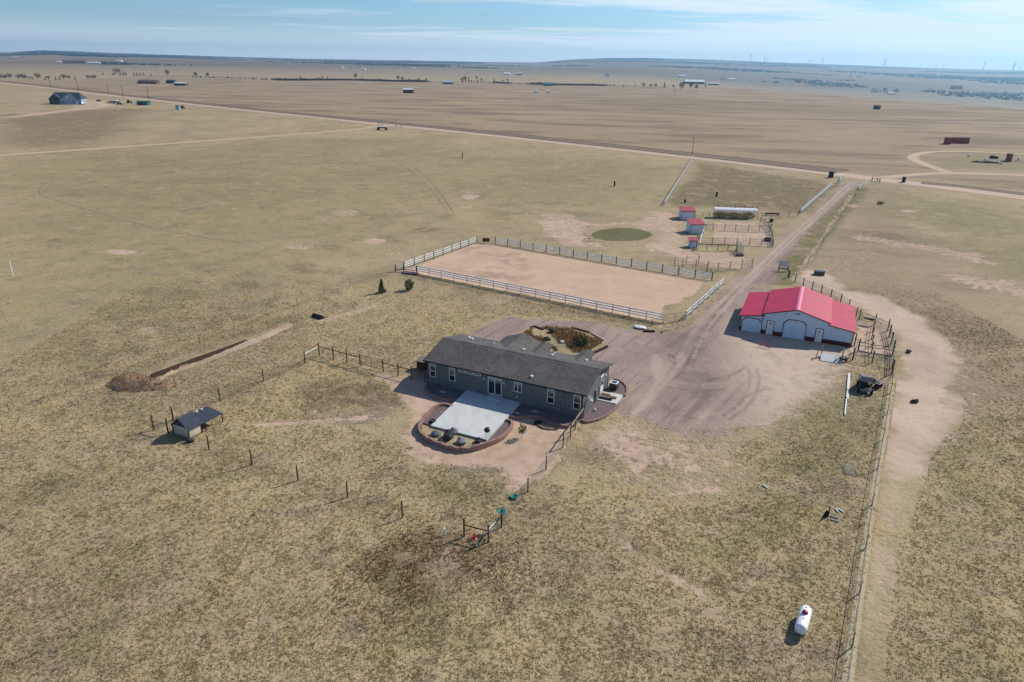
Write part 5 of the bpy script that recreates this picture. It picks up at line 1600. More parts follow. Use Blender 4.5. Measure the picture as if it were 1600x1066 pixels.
MB().slab([(-.5, -.1, .02), (-.08, -.1, .02), (-.08, -.1, .55), (-.2, -.1, .6)], (0, .2, 0)).build('flap', 'rubber', t)
for lab, p0, p1 in (('white stake of a crossed pair, left one, near the dark post', (1304.8, 795.5), (1309.5, 801.5)), ('white stake of a crossed pair, right one, near the dark post', (1308.5, 795.5), (1317, 801)), ('lone white board scrap in the grass below the gravel yard', (1191.5, 758.5), (1199.5, 764))):
    a, b_ = at(*p0), at(*p1)
    an, L = math.atan2(b_[1] - a[1], b_[0] - a[0]), math.dist(a, b_)
    tag(MB().box(0, L, -.06, .06, .05, .1).box(.05, L - .05, -.04, .04, .1, .12).build('board_scrap', 'white', None, False, a, an), lab, 'board')
for lab, a, b_ in (('grey plank in the grass behind the crossed white stakes', at(1297, 806.5), at(1310, 810.5)), ('greenish plank nearest the wire fence by the dark post', at(1298, 812), at(1311, 816.5))):
    an, L = math.atan2(b_[1] - a[1], b_[0] - a[0]), math.dist(a, b_)
    tag(MB().box(0, L, -.12, .12, .02, .08).box(.03, .1, -.14, .14, .02, .1).build('plank', 'greywood', None, False, a, an), lab, 'plank')
# driveway edge clutter
x, y = at(999, 513)
tag(MB().blob((0, 0, .18), .95, .55, .2, 5, .2, 10, 6).build('tarp', 'white', None, False, (x, y, 0), -.6), 'crumpled white tarp by the arena fence', 'tarp')
a, b_ = at(1005, 518.5), at(1023, 519)
tag(MB().tube([(0, 0, .14), (math.dist(a, b_), 0, .14)], .15, 10).build('log', 'dkwood', None, False, a, math.atan2(b_[1] - a[1], b_[0] - a[0])), 'dark log lying beside the white tarp', 'log')
a = at(1034, 520.5)
t = MB().tube([(0, 0, .1), (.1, .5, .22), (.5, 1.0, .3), (1.1, 1.3, .2)], .12, 8, .07)
tag(t.build('driftwood', 'rail', None, True, a, -.3), 'curved bleached branch at the edge of the gravel drive', 'branch')
a = at(1018, 509)
tag(MB().tube([(0, 0, .05), (.15, .1, .45), (.1, .25, .8)], .1, 7, .05).build('stump', 'rustpipe', None, False, a), 'small brown stump below the white arena fence', 'stump')
a = at(492, 495)
b_ = at(502, 498)
x, y = (a[0] + b_[0]) / 2, (a[1] + b_[1]) / 2
t = thing('culvert_pipe', 'black half-buried culvert pipe in the left pasture', 'culvert', (x, y), math.atan2(b_[1] - a[1], b_[0] - a[0]))
MB().lathe([(.28, -1.0), (.36, -1.0), (.36, 1.0), (.28, 1.0)], 14, (0, 0, .14), 'x').build('barrel', 'black', t)
for u in (-.6, 0, .6):
    MB().lathe([(.36, u - .04), (.39, u), (.36, u + .04)], 14, (0, 0, .14), 'x').build('rib', 'rubber', t)
# solar stand and trough
x, y = at(1224, 424)
t = thing('solar_stand', 'grey solar panel on black legs beside the driveway', 'solar panel', (x, y), -.25)
MB().slab([(-.85, -.25, 1.0), (.85, -.25, 1.0), (.85, .95, 1.75), (-.85, .95, 1.75)], (0, 0, -.06)).build('panel', 'navy' if False else 'pipe', t)
for u in (-.8, .8):
    MB().tube([(u, -.2, 0), (u, -.2, 1.0)], .06).build('leg', 'black', t)
    MB().tube([(u, .85, 0), (u, .85, 1.65)], .06).build('leg', 'black', t)
MB().box(-.7, .7, -.22, -.08, .45, .65).build('battery_box', 'black', t)
x, y = at(1232, 434)
tag(MB().box(-.12, .12, -.1, .1, 0, 1.25).box(-.2, .2, -.16, .16, 1.25, 1.32).build('hydrant_box', 'black', None, False, (x, y, 0)), 'black hydrant post right below the solar panel', 'hydrant')
x, y = at(1279.5, 429.5)
t = thing('stock_tank', 'dark green square water tank on the tan soil behind the barn', 'stock tank', (x, y), -.2)
MB().slab([(-.8, -.55, 0), (.8, -.55, 0), (.8, .55, 0), (-.8, .55, 0)], (0, 0, .75)).build('tank', 'steel_green', t)
MB().slab([(-.72, -.47, .76), (.72, -.47, .76), (.72, .47, .76), (-.72, .47, .76)], (0, 0, .01)).build('water', 'glass', t)
MB().box(.78, .95, -.2, .2, 0, 1.0).build('float_box', 'white', t)
for lab, px, py in (('dark rock on the tan path, closest to the wire fence', 1429, 629), ('dark rock beside the tan path level with the corral', 1419, 551)):
    x, y = at(px, py)
    tag(MB().blob((0, 0, .15), .42, .3, .24, px, .3).build('rock', 'darkstone', None, False, (x, y, 0)), lab, 'rock')
x, y = at(1375, 319.5)
small_tree('tumbleweed', 'dark tumbleweed in the pasture right of the driveway mouth', 'tumbleweed', x, y, .9, .95, 'farpine', 120, .2, 'ball', 3, .04, .05)
for lab, px, py, hh in (('white capped well post nearest the county road in the big pasture', 722.5, 246.5, 1.9), ('dark well post in the pasture above the round grass circle', 960, 291, 1.6), ('dark well post inside the front pasture', 1119.5, 307.5, 1.5)):
    x, y = at(px, py)
    t = thing('well_post', lab, 'post', (x, y))
    MB().box(-.22, .22, -.22, .22, 0, hh).build('casing', 'greywood' if 'white' in lab else 'dkwood', t)
    MB().box(-.3, .3, -.3, .3, hh, hh + .18).build('cap', 'white', t)
x, y = at(1070, 316.5)
tag(MB().lathe([(.28, 0), (.3, .7), (.28, .78), (.05, .8)], 10).build('barrel', 'rubber', None, False, (x, y, 0)), 'small black barrel in the front pasture above the top shed', 'barrel')
a, b_ = at(912, 377.5), at(929, 378.5)
gate('pole_jump', 'thin rusty pipe gate frame left of the round grass circle', a, b_, .15, 1.35, 3, 'rustpipe', .03)
# island of dead weeds behind the house, ringed with old timbers
ic = at(880, 533)
loc_ = [(x - ic[0], y - ic[1]) for x, y in island_poly]
t = structure(MB().slab([(x, y, .14) for x, y in loc_], (0, 0, -.2)).build('island_soil', M['path'], None, False, ic))
lv = MB()
q = random.Random(11)
P_ = loc_
k = 0
while k < 2600:
    x, y = q.uniform(min(p[0] for p in P_), max(p[0] for p in P_)), q.uniform(min(p[1] for p in P_), max(p[1] for p in P_))
    if sd_poly(np.array([x]), np.array([y]), P_)[0] < .5 or vnoise(np.array([x / 1.7]), np.array([y / 1.7]), 4)[0] < .42:
        continue
    a, hh = q.uniform(0, 6.28), q.uniform(.25, .75)
    lv.add([(x - .07 * math.sin(a), y + .07 * math.cos(a), .1), (x + .07 * math.sin(a), y - .07 * math.cos(a), .1), (x + .22 * math.cos(a), y + .22 * math.sin(a), hh)], [(0, 1, 2)])
    k += 1
tag(structure(lv.build('dry_weeds', 'dryleaf', None, False, ic), 'stuff'), 'rusty brown dead weeds filling the driveway island', 'weeds')
TIM = [((809, 529), (827, 514.5), 'rail', 'leftmost pale timber edging the driveway island'), ((827, 514), (837, 511.5), 'dkwood', 'short dark timber at the island\'s back left'), ((836, 512), (849, 517), 'dkwood', 'dark tilted timber across the island\'s back left corner'),
       ((893, 513.5), (922, 521.5), 'wood', 'brown timber edging the back right of the island'), ((924, 522.5), (944, 534), 'rail', 'pale timber edging the right back of the island'), ((945.5, 535.5), (924, 551), 'rail', 'long pale timber edging the right front of the island'),
       ((949, 543), (926, 554), 'dkwood', 'dark timber outside the long pale one at the island\'s right'), ((810, 530), (826, 539.5), 'dkwood', 'black timber edging the front left of the island')]
for p0, p1, m_, lab in TIM:
    a, b_ = at(*p0), at(*p1)
    L = math.dist(a, b_)
    tag(MB().box(0, L, -.13, .13, .02, .3).box(.0, .03, -.14, .14, .0, .31).build('timber', m_, None, False, a, math.atan2(b_[1] - a[1], b_[0] - a[0])), lab, 'timber', 'timbers round the driveway island')
x, y = at(906, 541)
small_tree('shrub', 'large dark shrub in the right half of the driveway island', 'shrub', x, y, 1.4, 1.15, 'farpine', 420, .16, 'ball', 21, .06, .02)
for lab, px, py, s_ in (('black stump at the back of the driveway island', 863, 521, .55), ('dark shrub stump in the middle front of the driveway island', 854, 533, .45)):
    x, y = at(px, py)
    tag(MB().blob((0, 0, .3), s_ * 1.1, s_ * .8, s_ * .7, px, .3).build('stump', 'darkstone', None, False, (x, y, 0)), lab, 'stump')
x, y = at(877.5, 537)
tag(MB().blob((0, 0, .2), .35, .28, .16, 5, .2).build('stone', 'white', None, False, (x, y, .1)), 'single white stone in the driveway island', 'stone')
# wood stack and post pile at the far left house corner
x, y = at(661, 576)
t = thing('wooden_bin', 'open wooden bin behind the far left corner of the house', 'bin', (x, y), HA)
MB().box(-.6, .6, -.5, -.42, 0, 1.1).box(-.6, .6, .42, .5, 0, 1.1).box(-.6, -.52, -.42, .42, 0, 1.1).box(.52, .6, -.42, .42, 0, 1.1).build('crate', 'wood', t)
MB().slab([(-.7, -.6, 1.12), (.7, -.6, 1.12), (.7, .6, 1.3), (-.7, .6, 1.3)], (0, 0, .04)).build('lid', 'greywood', t)
M['mound'] = sheet_mat('dug_soil', C(150, 120, 96), C(118, 96, 78), C(178, 150, 124), 2.5, .2, .6)
M['darkbank'] = pm('dark_bank', C(74, 54, 40), C(52, 40, 30), 4, .95, .05)  # ditch bank, coloured darker than the ground beside it
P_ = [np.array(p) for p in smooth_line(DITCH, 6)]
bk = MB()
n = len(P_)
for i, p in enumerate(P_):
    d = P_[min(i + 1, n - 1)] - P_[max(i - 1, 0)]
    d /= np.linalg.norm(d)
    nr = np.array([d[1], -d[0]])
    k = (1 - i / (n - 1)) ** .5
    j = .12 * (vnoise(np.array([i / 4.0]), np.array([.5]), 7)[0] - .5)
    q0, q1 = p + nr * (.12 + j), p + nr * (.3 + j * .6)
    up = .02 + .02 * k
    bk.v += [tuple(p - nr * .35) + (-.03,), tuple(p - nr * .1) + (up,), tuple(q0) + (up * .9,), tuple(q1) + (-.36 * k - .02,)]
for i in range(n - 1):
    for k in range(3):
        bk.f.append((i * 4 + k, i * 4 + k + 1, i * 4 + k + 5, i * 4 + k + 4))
structure(bk.build('ditch_bank', 'darkbank'))
# dirt mound at the end of the ditch
md = W((166, 603), (180, 592), (205, 587), (235, 593), (262, 600), (285, 596), (262, 607), (222, 612), (190, 611))
mc = (sum(p[0] for p in md) / len(md), sum(p[1] for p in md) / len(md))
xs, ys = np.arange(min(p[0] for p in md) - 1, max(p[0] for p in md) + 1, .16), np.arange(min(p[1] for p in md) - 1, max(p[1] for p in md) + 1, .16)
X, Y = np.meshgrid(xs, ys)
sdv = sd_poly(X, Y, md) + (fbm(X, Y, 1.4, 9, 3) - .5) * .8
Z = np.clip(sdv + .25, -.1, None)
Z = .95 * (1 - np.exp(-Z * .9)) * (.7 + .6 * fbm(X, Y, 1.1, 19, 3)) - .03
I = np.arange(X.size).reshape(X.shape)
qd = np.stack([I[:-1, :-1], I[:-1, 1:], I[1:, 1:], I[1:, :-1]], -1).reshape(-1, 4)
qd = qd[(sdv.ravel()[qd] > -.2).any(1)]
used, inv = np.unique(qd, return_inverse=True)
A = paint(X.ravel()[used], Y.ravel()[used])
A['dirt'] = np.full(len(used), .3)
A['dark'] = fbm(X.ravel()[used], Y.ravel()[used], 1.2, 88, 3)
A['mask'] = np.clip(.5 + sdv.ravel()[used] * 1.2, 0, 1)
o = np_mesh('dirt_mound', np.stack([X.ravel()[used], Y.ravel()[used], Z.ravel()[used]], 1), inv.reshape(-1, 4), M['mound'], A, True)
tag(o, 'mound of dug soil at the end of the washed-out ditch', 'dirt mound')
wd = MB()
for k in range(420):
    j = q.randrange(len(used))
    x, y, z = X.ravel()[used][j], Y.ravel()[used][j], max(0, Z.ravel()[used][j])
    a = q.uniform(0, 6.28)
    wd.add([(x - .05 * math.sin(a), y + .05 * math.cos(a), z - .03), (x + .05 * math.sin(a), y - .05 * math.cos(a), z - .03), (x + .2 * math.cos(a), y + .2 * math.sin(a), z + q.uniform(.15, .4))], [(0, 1, 2)])
tag(structure(wd.build('weeds', 'dryleaf'), 'stuff'), 'orange dead weeds on the dirt mound', 'weeds')


# ================================================================ far buildings
M['slate'] = pm('slate_blue_siding', C(138, 160, 178), C(126, 148, 166), 1, .75)
M['dkslate'] = pm('dark_slate_roof', C(60, 72, 80), C(50, 60, 68), .8, .85)
M['farwhite'] = pm('white_building', C(226, 228, 226), C(210, 212, 212), .4, .7)
M['farred'] = pm('barn_red', C(104, 36, 38), C(88, 30, 34), .4, .75)
M['ruststeel'] = pm('rust_container', C(150, 70, 66), C(128, 60, 58), .6, .7)
M['farbrown'] = pm('brown_brick', C(112, 84, 78), C(96, 70, 66), .6, .8)
M['farteal'] = pm('green_steel', C(48, 100, 90), C(38, 84, 76), .6, .6)
M['farroof'] = pm('pale_metal_roof', C(206, 214, 214), C(190, 200, 200), .4, .5)
M['bluegrey'] = pm('blue_metal', C(96, 120, 132), C(82, 104, 116), .4, .6)


def far_house(name, label, cat, px0, px1, py, depth, hw, hr, wm, rm, wins=0, door=None, along=True, rz=None, group=None, oh=.3):
    """a gabled building: front wall between two spots, ridge along the front (or across it)"""
    x0, y0, z0 = att(px0, py)
    D = math.hypot(x0, y0)
    L = abs(px1 - px0) * y0 / FPX / cP
    an = -.06 if rz is None else rz
    t = thing(name, label, cat, (x0, y0, z0), an, group)
    b = MB()
    v = [(0, 0, -.3), (L, 0, -.3), (L, depth, -.3), (0, depth, -.3), (0, 0, hw), (L, 0, hw), (L, depth, hw), (0, depth, hw)]
    if along:
        v += [(0, depth / 2, hr - .05), (L, depth / 2, hr - .05)]
        f = [(0, 1, 5, 4), (1, 2, 6, 9, 5), (2, 3, 7, 6), (3, 0, 4, 8, 7), (4, 5, 9, 8), (6, 7, 8, 9)]
    else:
        v += [(L / 2, 0, hr - .05), (L / 2, depth, hr - .05)]
        f = [(0, 1, 5, 8, 4), (1, 2, 6, 5), (2, 3, 7, 9, 6), (3, 0, 4, 7), (5, 6, 9, 8), (7, 4, 8, 9)]
    b.add(v, f).build('wall', wm, t)
    r_ = MB()
    if along:
        for va, vb in ((-oh, depth / 2), (depth + oh, depth / 2)):
            q = [(-oh, va, hw - .05), (L + oh, va, hw - .05), (L + oh, vb, hr + .1), (-oh, vb, hr + .1)]
            r_.slab(q[::(1 if va < 0 else -1)], (0, 0, -.12))
    else:
        for ua in (-oh, L + oh):
            q = [(ua, -oh, hw - .05), (L / 2, -oh, hr + .1), (L / 2, depth + oh, hr + .1), (ua, depth + oh, hw - .05)]
            r_.slab(q[::(1 if ua > 0 else -1)], (0, 0, -.12))
    r_.build('roof', rm, t)
    for k in range(wins):
        u = L * (k + .7) / (wins + .4)
        frame_rect(MB(), u - .5, u + .5, 1.0, 2.2, 0, .1, .06).box(u - .42, u + .42, -.03, -.004, 1.08, 2.12).build('window', 'glass', t)
    if door:
        MB().box(L * door - 1.3, L * door + 1.3, -.06, -.004, 0, 2.4).build('door', 'black' if wm != 'farred' else 'farwhite', t)
    return t


# the slate-blue farmhouse
fx, fy, fz = att(79, 163)
fa = math.atan2(att(128, 163.5)[1] - fy, att(128, 163.5)[0] - fx) + .0
t = thing('farmhouse', 'two-storey slate-blue farmhouse with several gables, far left', 'house', (fx, fy, 0), fa)
FL = math.dist((fx, fy), att(128, 163.5)[:2])
MB().slab([(0, 0, -.2), (FL, 0, -.2), (FL, 0, 4.4), (0, 0, 4.4)], (0, 11, 0)).build('wall', 'slate', t)
rm = MB()
for va, vb in ((-.5, 5.5), (11.5, 5.5)):
    q = [(-.5, va, 4.2), (FL + .5, va, 4.2), (FL - 2.2, vb, 8.6), (2.6, vb, 8.6)]
    rm.slab(q[::(1 if va < 0 else -1)], (0, 0, -.2))
rm.slab([(-.5, -.5, 4.2), (2.6, 5.5, 8.6), (-.5, 11.5, 4.2)], (0, 0, -.2)).slab([(FL + .5, -.5, 4.2), (FL + .5, 11.5, 4.2), (FL - 2.2, 5.5, 8.6)], (0, 0, -.2))
rm.build('roof', 'dkslate', t)
for uc, hw_, v0, hp, wm in ((4.4, 4.4, -1.2, 7.4, 'dkslate'), (FL * .62, 6.2, -2.2, 7.6, 'slate')):  # left wing wall wears the dark roof tone in place of shade
    gw = MB().add([(uc - hw_, v0, 0), (uc + hw_, v0, 0), (uc + hw_, v0, 3.4), (uc, v0, hp), (uc - hw_, v0, 3.4), (uc - hw_, 3, 0), (uc + hw_, 3, 0), (uc + hw_, 3, 3.4), (uc, 3, hp), (uc - hw_, 3, 3.4)],
                  [(0, 1, 2, 3, 4), (1, 6, 7, 2), (5, 0, 4, 9), (6, 5, 9, 8, 7)]).build('gable_wing', wm, t)
    g_ = MB()
    for s in (-1, 1):
        q = [(uc, v0 - .3, hp + .15), (uc + s * (hw_ + .4), v0 - .3, 3.15), (uc + s * (hw_ + .4), 5, 3.15), (uc, 5, hp + .15)]
        g_.slab(q[::-s], (0, 0, -.15))
    g_.build('wing_roof', 'dkslate', gw)
MB().box(FL * .62 - 4.6, FL * .62 - 3.4, -2.26, -2.21, 1.2, 2.6).build('window', 'glass', t)
MB().box(FL * .62 + 3.0, FL * .62 + 4.2, -2.26, -2.21, 1.2, 2.6).build('window', 'glass', t)
MB().box(FL * .62 - .9, FL * .62 + .9, -2.26, -2.21, 5.0, 5.6).build('gable_vent', 'farwhite', t)
MB().box(2.6, 6.4, -1.26, -1.21, .3, 2.6).build('window', 'glass', t)


def car(name, label, cat, px, py, ang, L=4.6, H=1.6, m='black', pickup=False):
    x, y, z = att(px, py)
    t = thing(name, label, cat, (x, y, z), ang)
    w = .9
    MB().slab([(-L / 2, -w, .35), (L / 2, -w, .35), (L / 2 - .1, w, .35), (-L / 2 + .1, w, .35)], (0, 0, .55)).build('body', m, t)
    c0, c1 = (-.35 * L, .18 * L) if not pickup else (-.08 * L, .2 * L)
    cb = MB().add([(c0, -.85, .9), (c1 + .4, -.85, .9), (c1 + .4, .85, .9), (c0, .85, .9), (c0 + .3, -.7, H), (c1 - .1, -.7, H), (c1 - .1, .7, H), (c0 + .3, .7, H)], [(0, 1, 5, 4), (1, 2, 6, 5), (2, 3, 7, 6), (3, 0, 4, 7), (4, 5, 6, 7)])
    cb.build('cab', 'glass', t)
    MB().box(c0 + .32, c1 - .12, -.69, .69, H, H + .04).build('cab_roof', m, t)
    for u in (-L * .3, L * .3):
        for v in (-.82, .82):
            MB().lathe([(.1, -.1), (.34, -.1), (.34, .1), (.1, .1)], 10, (u, v, .34), 'y').build('wheel', 'rubber', t)
    return t


car('parked_car', 'dark car parked at the slate-blue farmhouse\'s right corner', 'car', 116, 163.2, .2)
car('parked_pickup', 'blue-grey pickup next to the dark car by the farmhouse', 'pickup', 127.5, 164, -.3, 5.4, 1.8, 'bluegrey', True)
car('parked_car', 'lone dark car on the pale turnaround right of the farmhouse', 'car', 154.5, 158.7, -.5, 4.4, 1.5)
x, y, z = att(171, 163.4)
car('parked_pickup', 'grey pickup beside the boat in the farmhouse yard', 'pickup', 172, 161.5, .3, 5.4, 1.8, 'pipe', True)
x, y, z = att(180, 162.5)
t = thing('boat', 'white-covered boat on a trailer in the farmhouse yard', 'boat', (x, y, z), .1)
MB().add([(-3, -1, .8), (2, -1.1, .8), (3.4, 0, 1.0), (2, 1.1, .8), (-3, 1, .8), (-3, -1.2, 1.8), (2, -1.3, 1.9), (4, 0, 2.2), (2, 1.3, 1.9), (-3, 1.2, 1.8)], [(0, 4, 3, 2, 1), (0, 1, 6, 5), (1, 2, 7, 6), (2, 3, 8, 7), (3, 4, 9, 8), (4, 0, 5, 9), (5, 6, 7, 8, 9)]).build('hull', 'bluegrey', t)
MB().slab([(-2.8, -1.1, 1.95), (2, -1.2, 2.0), (2, 1.2, 2.0), (-2.8, 1.1, 1.95)], (0, 0, .6)).build('cover', 'farwhite', t)
for v in (-1, 1):
    MB().lathe([(.1, -.1), (.36, -.1), (.36, .1), (.1, .1)], 10, (-.6, v, .36), 'y').build('wheel', 'rubber', t)
car('parked_car', 'grey-blue car right of the covered boat', 'car', 187.5, 164, .1, 4.6, 1.6, 'bluegrey')
x, y, z = att(202.5, 161.8)
t = thing('tractor', 'dark blue-green tractor between the boat and the green container', 'tractor', (x, y, z), .3)
MB().box(-.6, 1.9, -.5, .5, .8, 1.6).build('hood', 'farteal', t)
MB().box(-1.4, .1, -.75, .75, 1.2, 2.7).build('cab', 'dkslate', t)
for u, r in ((-.9, .85), (1.4, .5)):
    for v in (-.9, .9):
        MB().lathe([(.2, -.2), (r, -.2), (r, .2), (.2, .2)], 12, (u, v, r), 'y').build('wheel', 'rubber', t)
far_house('run_in_shed', 'green open-fronted livestock shed right of the tractor', 'shed', 214, 229.5, 164.5, 4.5, 2.5, 3.2, 'farteal', 'farteal', 0, .35)
far_house('storage_shed', 'small blue shed beside the county road, far left', 'shed', 274.8, 279.5, 171.5, 2.4, 2.3, 3.0, 'slate', 'bluegrey', 0, None, False)
x, y, z = att(285, 170.5)
t = thing('hay_wagon', 'brown loaded wagon just right of the small blue shed', 'wagon', (x, y, z), -.2)
MB().box(-1.9, 1.9, -1, 1, .7, 1.0).build('deck', 'wood', t)
MB().blob((0, 0, 1.5), 1.8, .95, .8, 4, .15).build('load', 'farbrown', t)
for u in (-1.2, 1.2):
    for v in (-.95, .95):
        MB().lathe([(.1, -.1), (.4, -.1), (.4, .1), (.1, .1)], 10, (u, v, .4), 'y').build('wheel', 'rubber', t)
far_house('ranch_house', 'long reddish-brown house across the county road at far left', 'house', 215, 241, 131, 10, 3.0, 5.2, 'farbrown', 'farbrown', 4, .5)
far_house('garage', 'dark garage between the red-brown house and the pale barn', 'garage', 259.5, 270, 130.5, 8, 3.0, 5.0, 'dkslate', 'dkslate', 0, .5)
far_house('stock_barn', 'pale-roofed open barn right of the dark garage', 'barn', 272, 288, 134, 8, 3.2, 4.4, 'farbrown', 'farroof', 0, .2)
o = fence('rail_fence', 'long white fence left of the red-brown house', 'fence', [att(187 + k * 3.1, 131)[:2] for k in range(10)], 1.6, .15, 'white', [(1.4, .18, .05, 'white'), (.8, .18, .05, 'white')])
far_house('shed_barn', 'red shed with white roof alone in the brown field', 'shed', 630, 643.5, 145.5, 6, 3.9, 5.3, 'farred', 'farwhite')
far_house('pole_barn', 'grey barn with pale roof by the creek trees', 'barn', 692, 706, 131.5, 9, 3.2, 6.2, 'bluegrey', 'farroof')
far_house('pole_barn', 'blue-grey barn and pale lean-to in the far middle', 'barn', 849, 862, 134.5, 10, 3.0, 5.5, 'bluegrey', 'bluegrey')
far_house('hay_shed', 'small white hay shed left of two in the middle brown field', 'shed', 834, 839, 145, 4, 2.6, 3.4, 'farwhite', 'farroof')
far_house('hay_shed', 'small white hay shed right of two in the middle brown field', 'shed', 854, 858.5, 145, 4, 2.4, 3.0, 'farwhite', 'farroof')
far_house('arena_barn', 'very long white-roofed riding barn with teal front', 'barn', 1070, 1096, 131, 18, 4.2, 8.2, 'farteal', 'farwhite')
far_house('farm_shed', 'long low pale shed right of the teal-fronted riding barn', 'shed', 1107, 1121, 133, 8, 2.6, 4.4, 'farbrown', 'farroof')
far_house('farm_barn', 'white barn above and left of the teal-fronted riding barn', 'barn', 1060, 1070, 120.5, 15, 4.5, 9, 'farwhite', 'farwhite')
far_house('farm_barn', 'white square barn among trees below the ridge top', 'barn', 945.5, 951, 119.5, 16, 6, 9, 'farwhite', 'bluegrey')
far_house('farm_barn', 'white barn at the windbreak\'s left end, far left', 'barn', 88.5, 95.5, 99, 16, 4, 7, 'farwhite', 'farwhite')
far_house('farm_barn', 'white barn in the gap of the dark windbreak', 'barn', 136, 146, 100, 16, 4, 7, 'farwhite', 'farwhite')
far_house('farm_barn', 'white farm shed touching the right part of the windbreak', 'barn', 147, 154, 100.5, 16, 4.5, 9, 'farwhite', 'farwhite')
far_house('farm_barn', 'white barn above the right end of the windbreak', 'barn', 180, 188, 96.5, 16, 4, 7, 'farwhite', 'farwhite')
far_house('farm_barn', 'small white building at the far left skyline', 'barn', 16, 28, 91.5, 16, 4, 7, 'farbrown', 'farwhite')
far_house('farm_barn', 'white building in the far middle left of the creek trees', 'barn', 788, 796, 117.5, 20, 5, 8, 'farwhite', 'farwhite')
far_house('farm_house', 'small reddish house just right of the far white building', 'house', 806, 814, 117.5, 16, 5, 7.5, 'farbrown', 'farroof')
far_house('farm_house', 'white house with dark trees in the far left middle', 'house', 565, 570, 109, 10, 3.5, 6, 'farwhite', 'farwhite')
far_house('farm_house', 'small white house nearest the middle of the left hills', 'house', 533, 536, 107, 10, 3.5, 6, 'farwhite', 'farwhite')
far_house('farm_house', 'pale house by a single dark tree, far middle', 'house', 643, 647, 107.8, 10, 3.5, 6, 'farwhite', 'farwhite')
far_house('farm_house', 'white farmstead roof in the far trees right of the riding barn', 'house', 1138, 1147, 125.5, 16, 5, 8, 'farwhite', 'farwhite')
far_house('farm_house', 'red and white house beside dark pines on the right plain', 'house', 1388, 1397, 147.5, 12, 4, 6, 'farred', 'farwhite')
far_house('field_shed', 'small dark shed alone in the right brown field', 'shed', 1367, 1374, 171, 4, 3.0, 3.8, 'dkslate', 'dkslate')
# steel containers on the right plain
for lab, a, b_, an_, L, hh in (('rusty container standing end-on at the left of the pair', (1473.5, 226), (1485, 226.5), None, None, 3.3), ('long rusty container stretching right of the end-on one', (1485, 224), (1514, 225), None, None, 2.9), ('single rusty container inside the loop drive', (1570, 253), (1580, 253.5), None, None, 3.0)):
    x0, y0, _ = att(*a)
    x1, y1, _ = att(*b_)
    L = math.dist((x0, y0), (x1, y1))
    t = thing('steel_container', lab, 'container', (x0, y0), math.atan2(y1 - y0, x1 - x0))
    dp = 2.6 if 'long' in lab else 4.2
    MB().box(0, L, 0, dp, .1, hh).build('body', 'ruststeel', t)
    MB().box(-.06, L + .06, -.06, dp + .06, hh, hh + .12).build('roof', 'farbrown', t)
    for u in np.arange(.4, L - .2, 1.0):
        pass
    rb = MB()
    for k in range(max(2, int(L / .9))):
        u = .3 + k * .9
        rb.box(u, u + .12, -.05, -.002, .2, hh - .05)
    rb.build('rib', 'ruststeel', t)
for lab, px, py, kind in (('white barrel farthest left inside the loop drive', 1513.5, 245.5, 'b'), ('white drum standing on dark scrap inside the loop drive', 1539, 252, 'b'), ('white tub lying left of two in front of the loop container', 1557.5, 255.5, 't'), ('white tub lying right of two in front of the loop container', 1564, 256.5, 't'),
                          ('white drum right of the loop container', 1590.5, 251.5, 'b')):
    x, y, z = att(px, py)
    m_ = MB().lathe([(.5, 0), (.55, 1.0), (.5, 1.1), (.05, 1.12)] if kind == 'b' else [(.7, 0), (.95, .45), (.85, .45), (.6, .1)], 10)
    tag(m_.build('drum' if kind == 'b' else 'tub', 'farwhite', None, False, (x, y, z)), lab, 'drum' if kind == 'b' else 'tub')
for lab, px, py, a, b_, h_ in (('dark scrap heap left of the loop container', 1552, 248, 1.8, .9, .8), ('long dark scrap row inside the loop drive', 1540, 256, 4.5, .7, .5), ('low dark scrap strip nearest the neighbour drive', 1528, 253.8, 2.2, .5, .35)):
    x, y, z = att(px, py)
    tag(MB().blob((0, 0, h_ * .3), a, b_, h_, px, .3, 12, 6).build('scrap_heap', 'rubber', None, False, (x, y, z), -.3), lab, 'scrap')
# boxes and signs along the road
for lab, px, py, w_, hh, m_ in (('black box on the road verge left of the driveway mouth', 1298, 277.5, 1.6, 2.0, 'black'), ('dark transformer box by the neighbour drive', 1411.5, 285, 1.1, 1.8, 'black')):
    x, y = at(px, py)
    t = thing('utility_box', lab, 'utility box', (x, y), -.5)
    MB().box(-w_ / 2, w_ / 2, -.4, .4, 0, hh).build('cabinet', m_, t)
    MB().box(-w_ / 2 - .06, w_ / 2 + .06, -.46, .46, hh, hh + .1).build('lid', 'pipe' if 'neighbour' in lab else 'black', t)
x, y = at(597.5, 203.5)
t = thing('flatbed_trailer', 'black flatbed trailer standing beside the field track', 'trailer', (x, y), -.08)
MB().box(-2.4, 2.4, -1.1, 1.1, 1.1, 1.75).build('deck', 'black', t)
for u in (-2.2, 2.2):
    MB().box(u - .45, u + .45, -1, 1, .3, 1.1).build('axle_frame', 'black', t)
    for v in (-1, 1):
        MB().lathe([(.1, -.16), (.55, -.16), (.55, .16), (.1, .16)], 10, (u, v, .55), 'y').build('wheel', 'rubber', t)
MB().box(-2.3, 2.3, -1, 1, 1.75, 1.82).build('load_sheet', 'farroof', t)
for lab, px, py in (('leftmost brown post in the row beside the flatbed trailer', 592, 196), ('brown post near the trailer, second from left', 597, 196), ('brown post right of the trailer on the road verge', 619, 198.5), ('brown post farthest right of the trailer on the verge', 627, 198.8)):
    x, y = at(px, py)
    tag(MB().tube([(0, 0, -.1), (.02, 0, 1.7)], .2, 6, .16).build('gate_post', 'wood', None, False, (x, y, 0)), lab, 'post', 'posts by the field track gate')
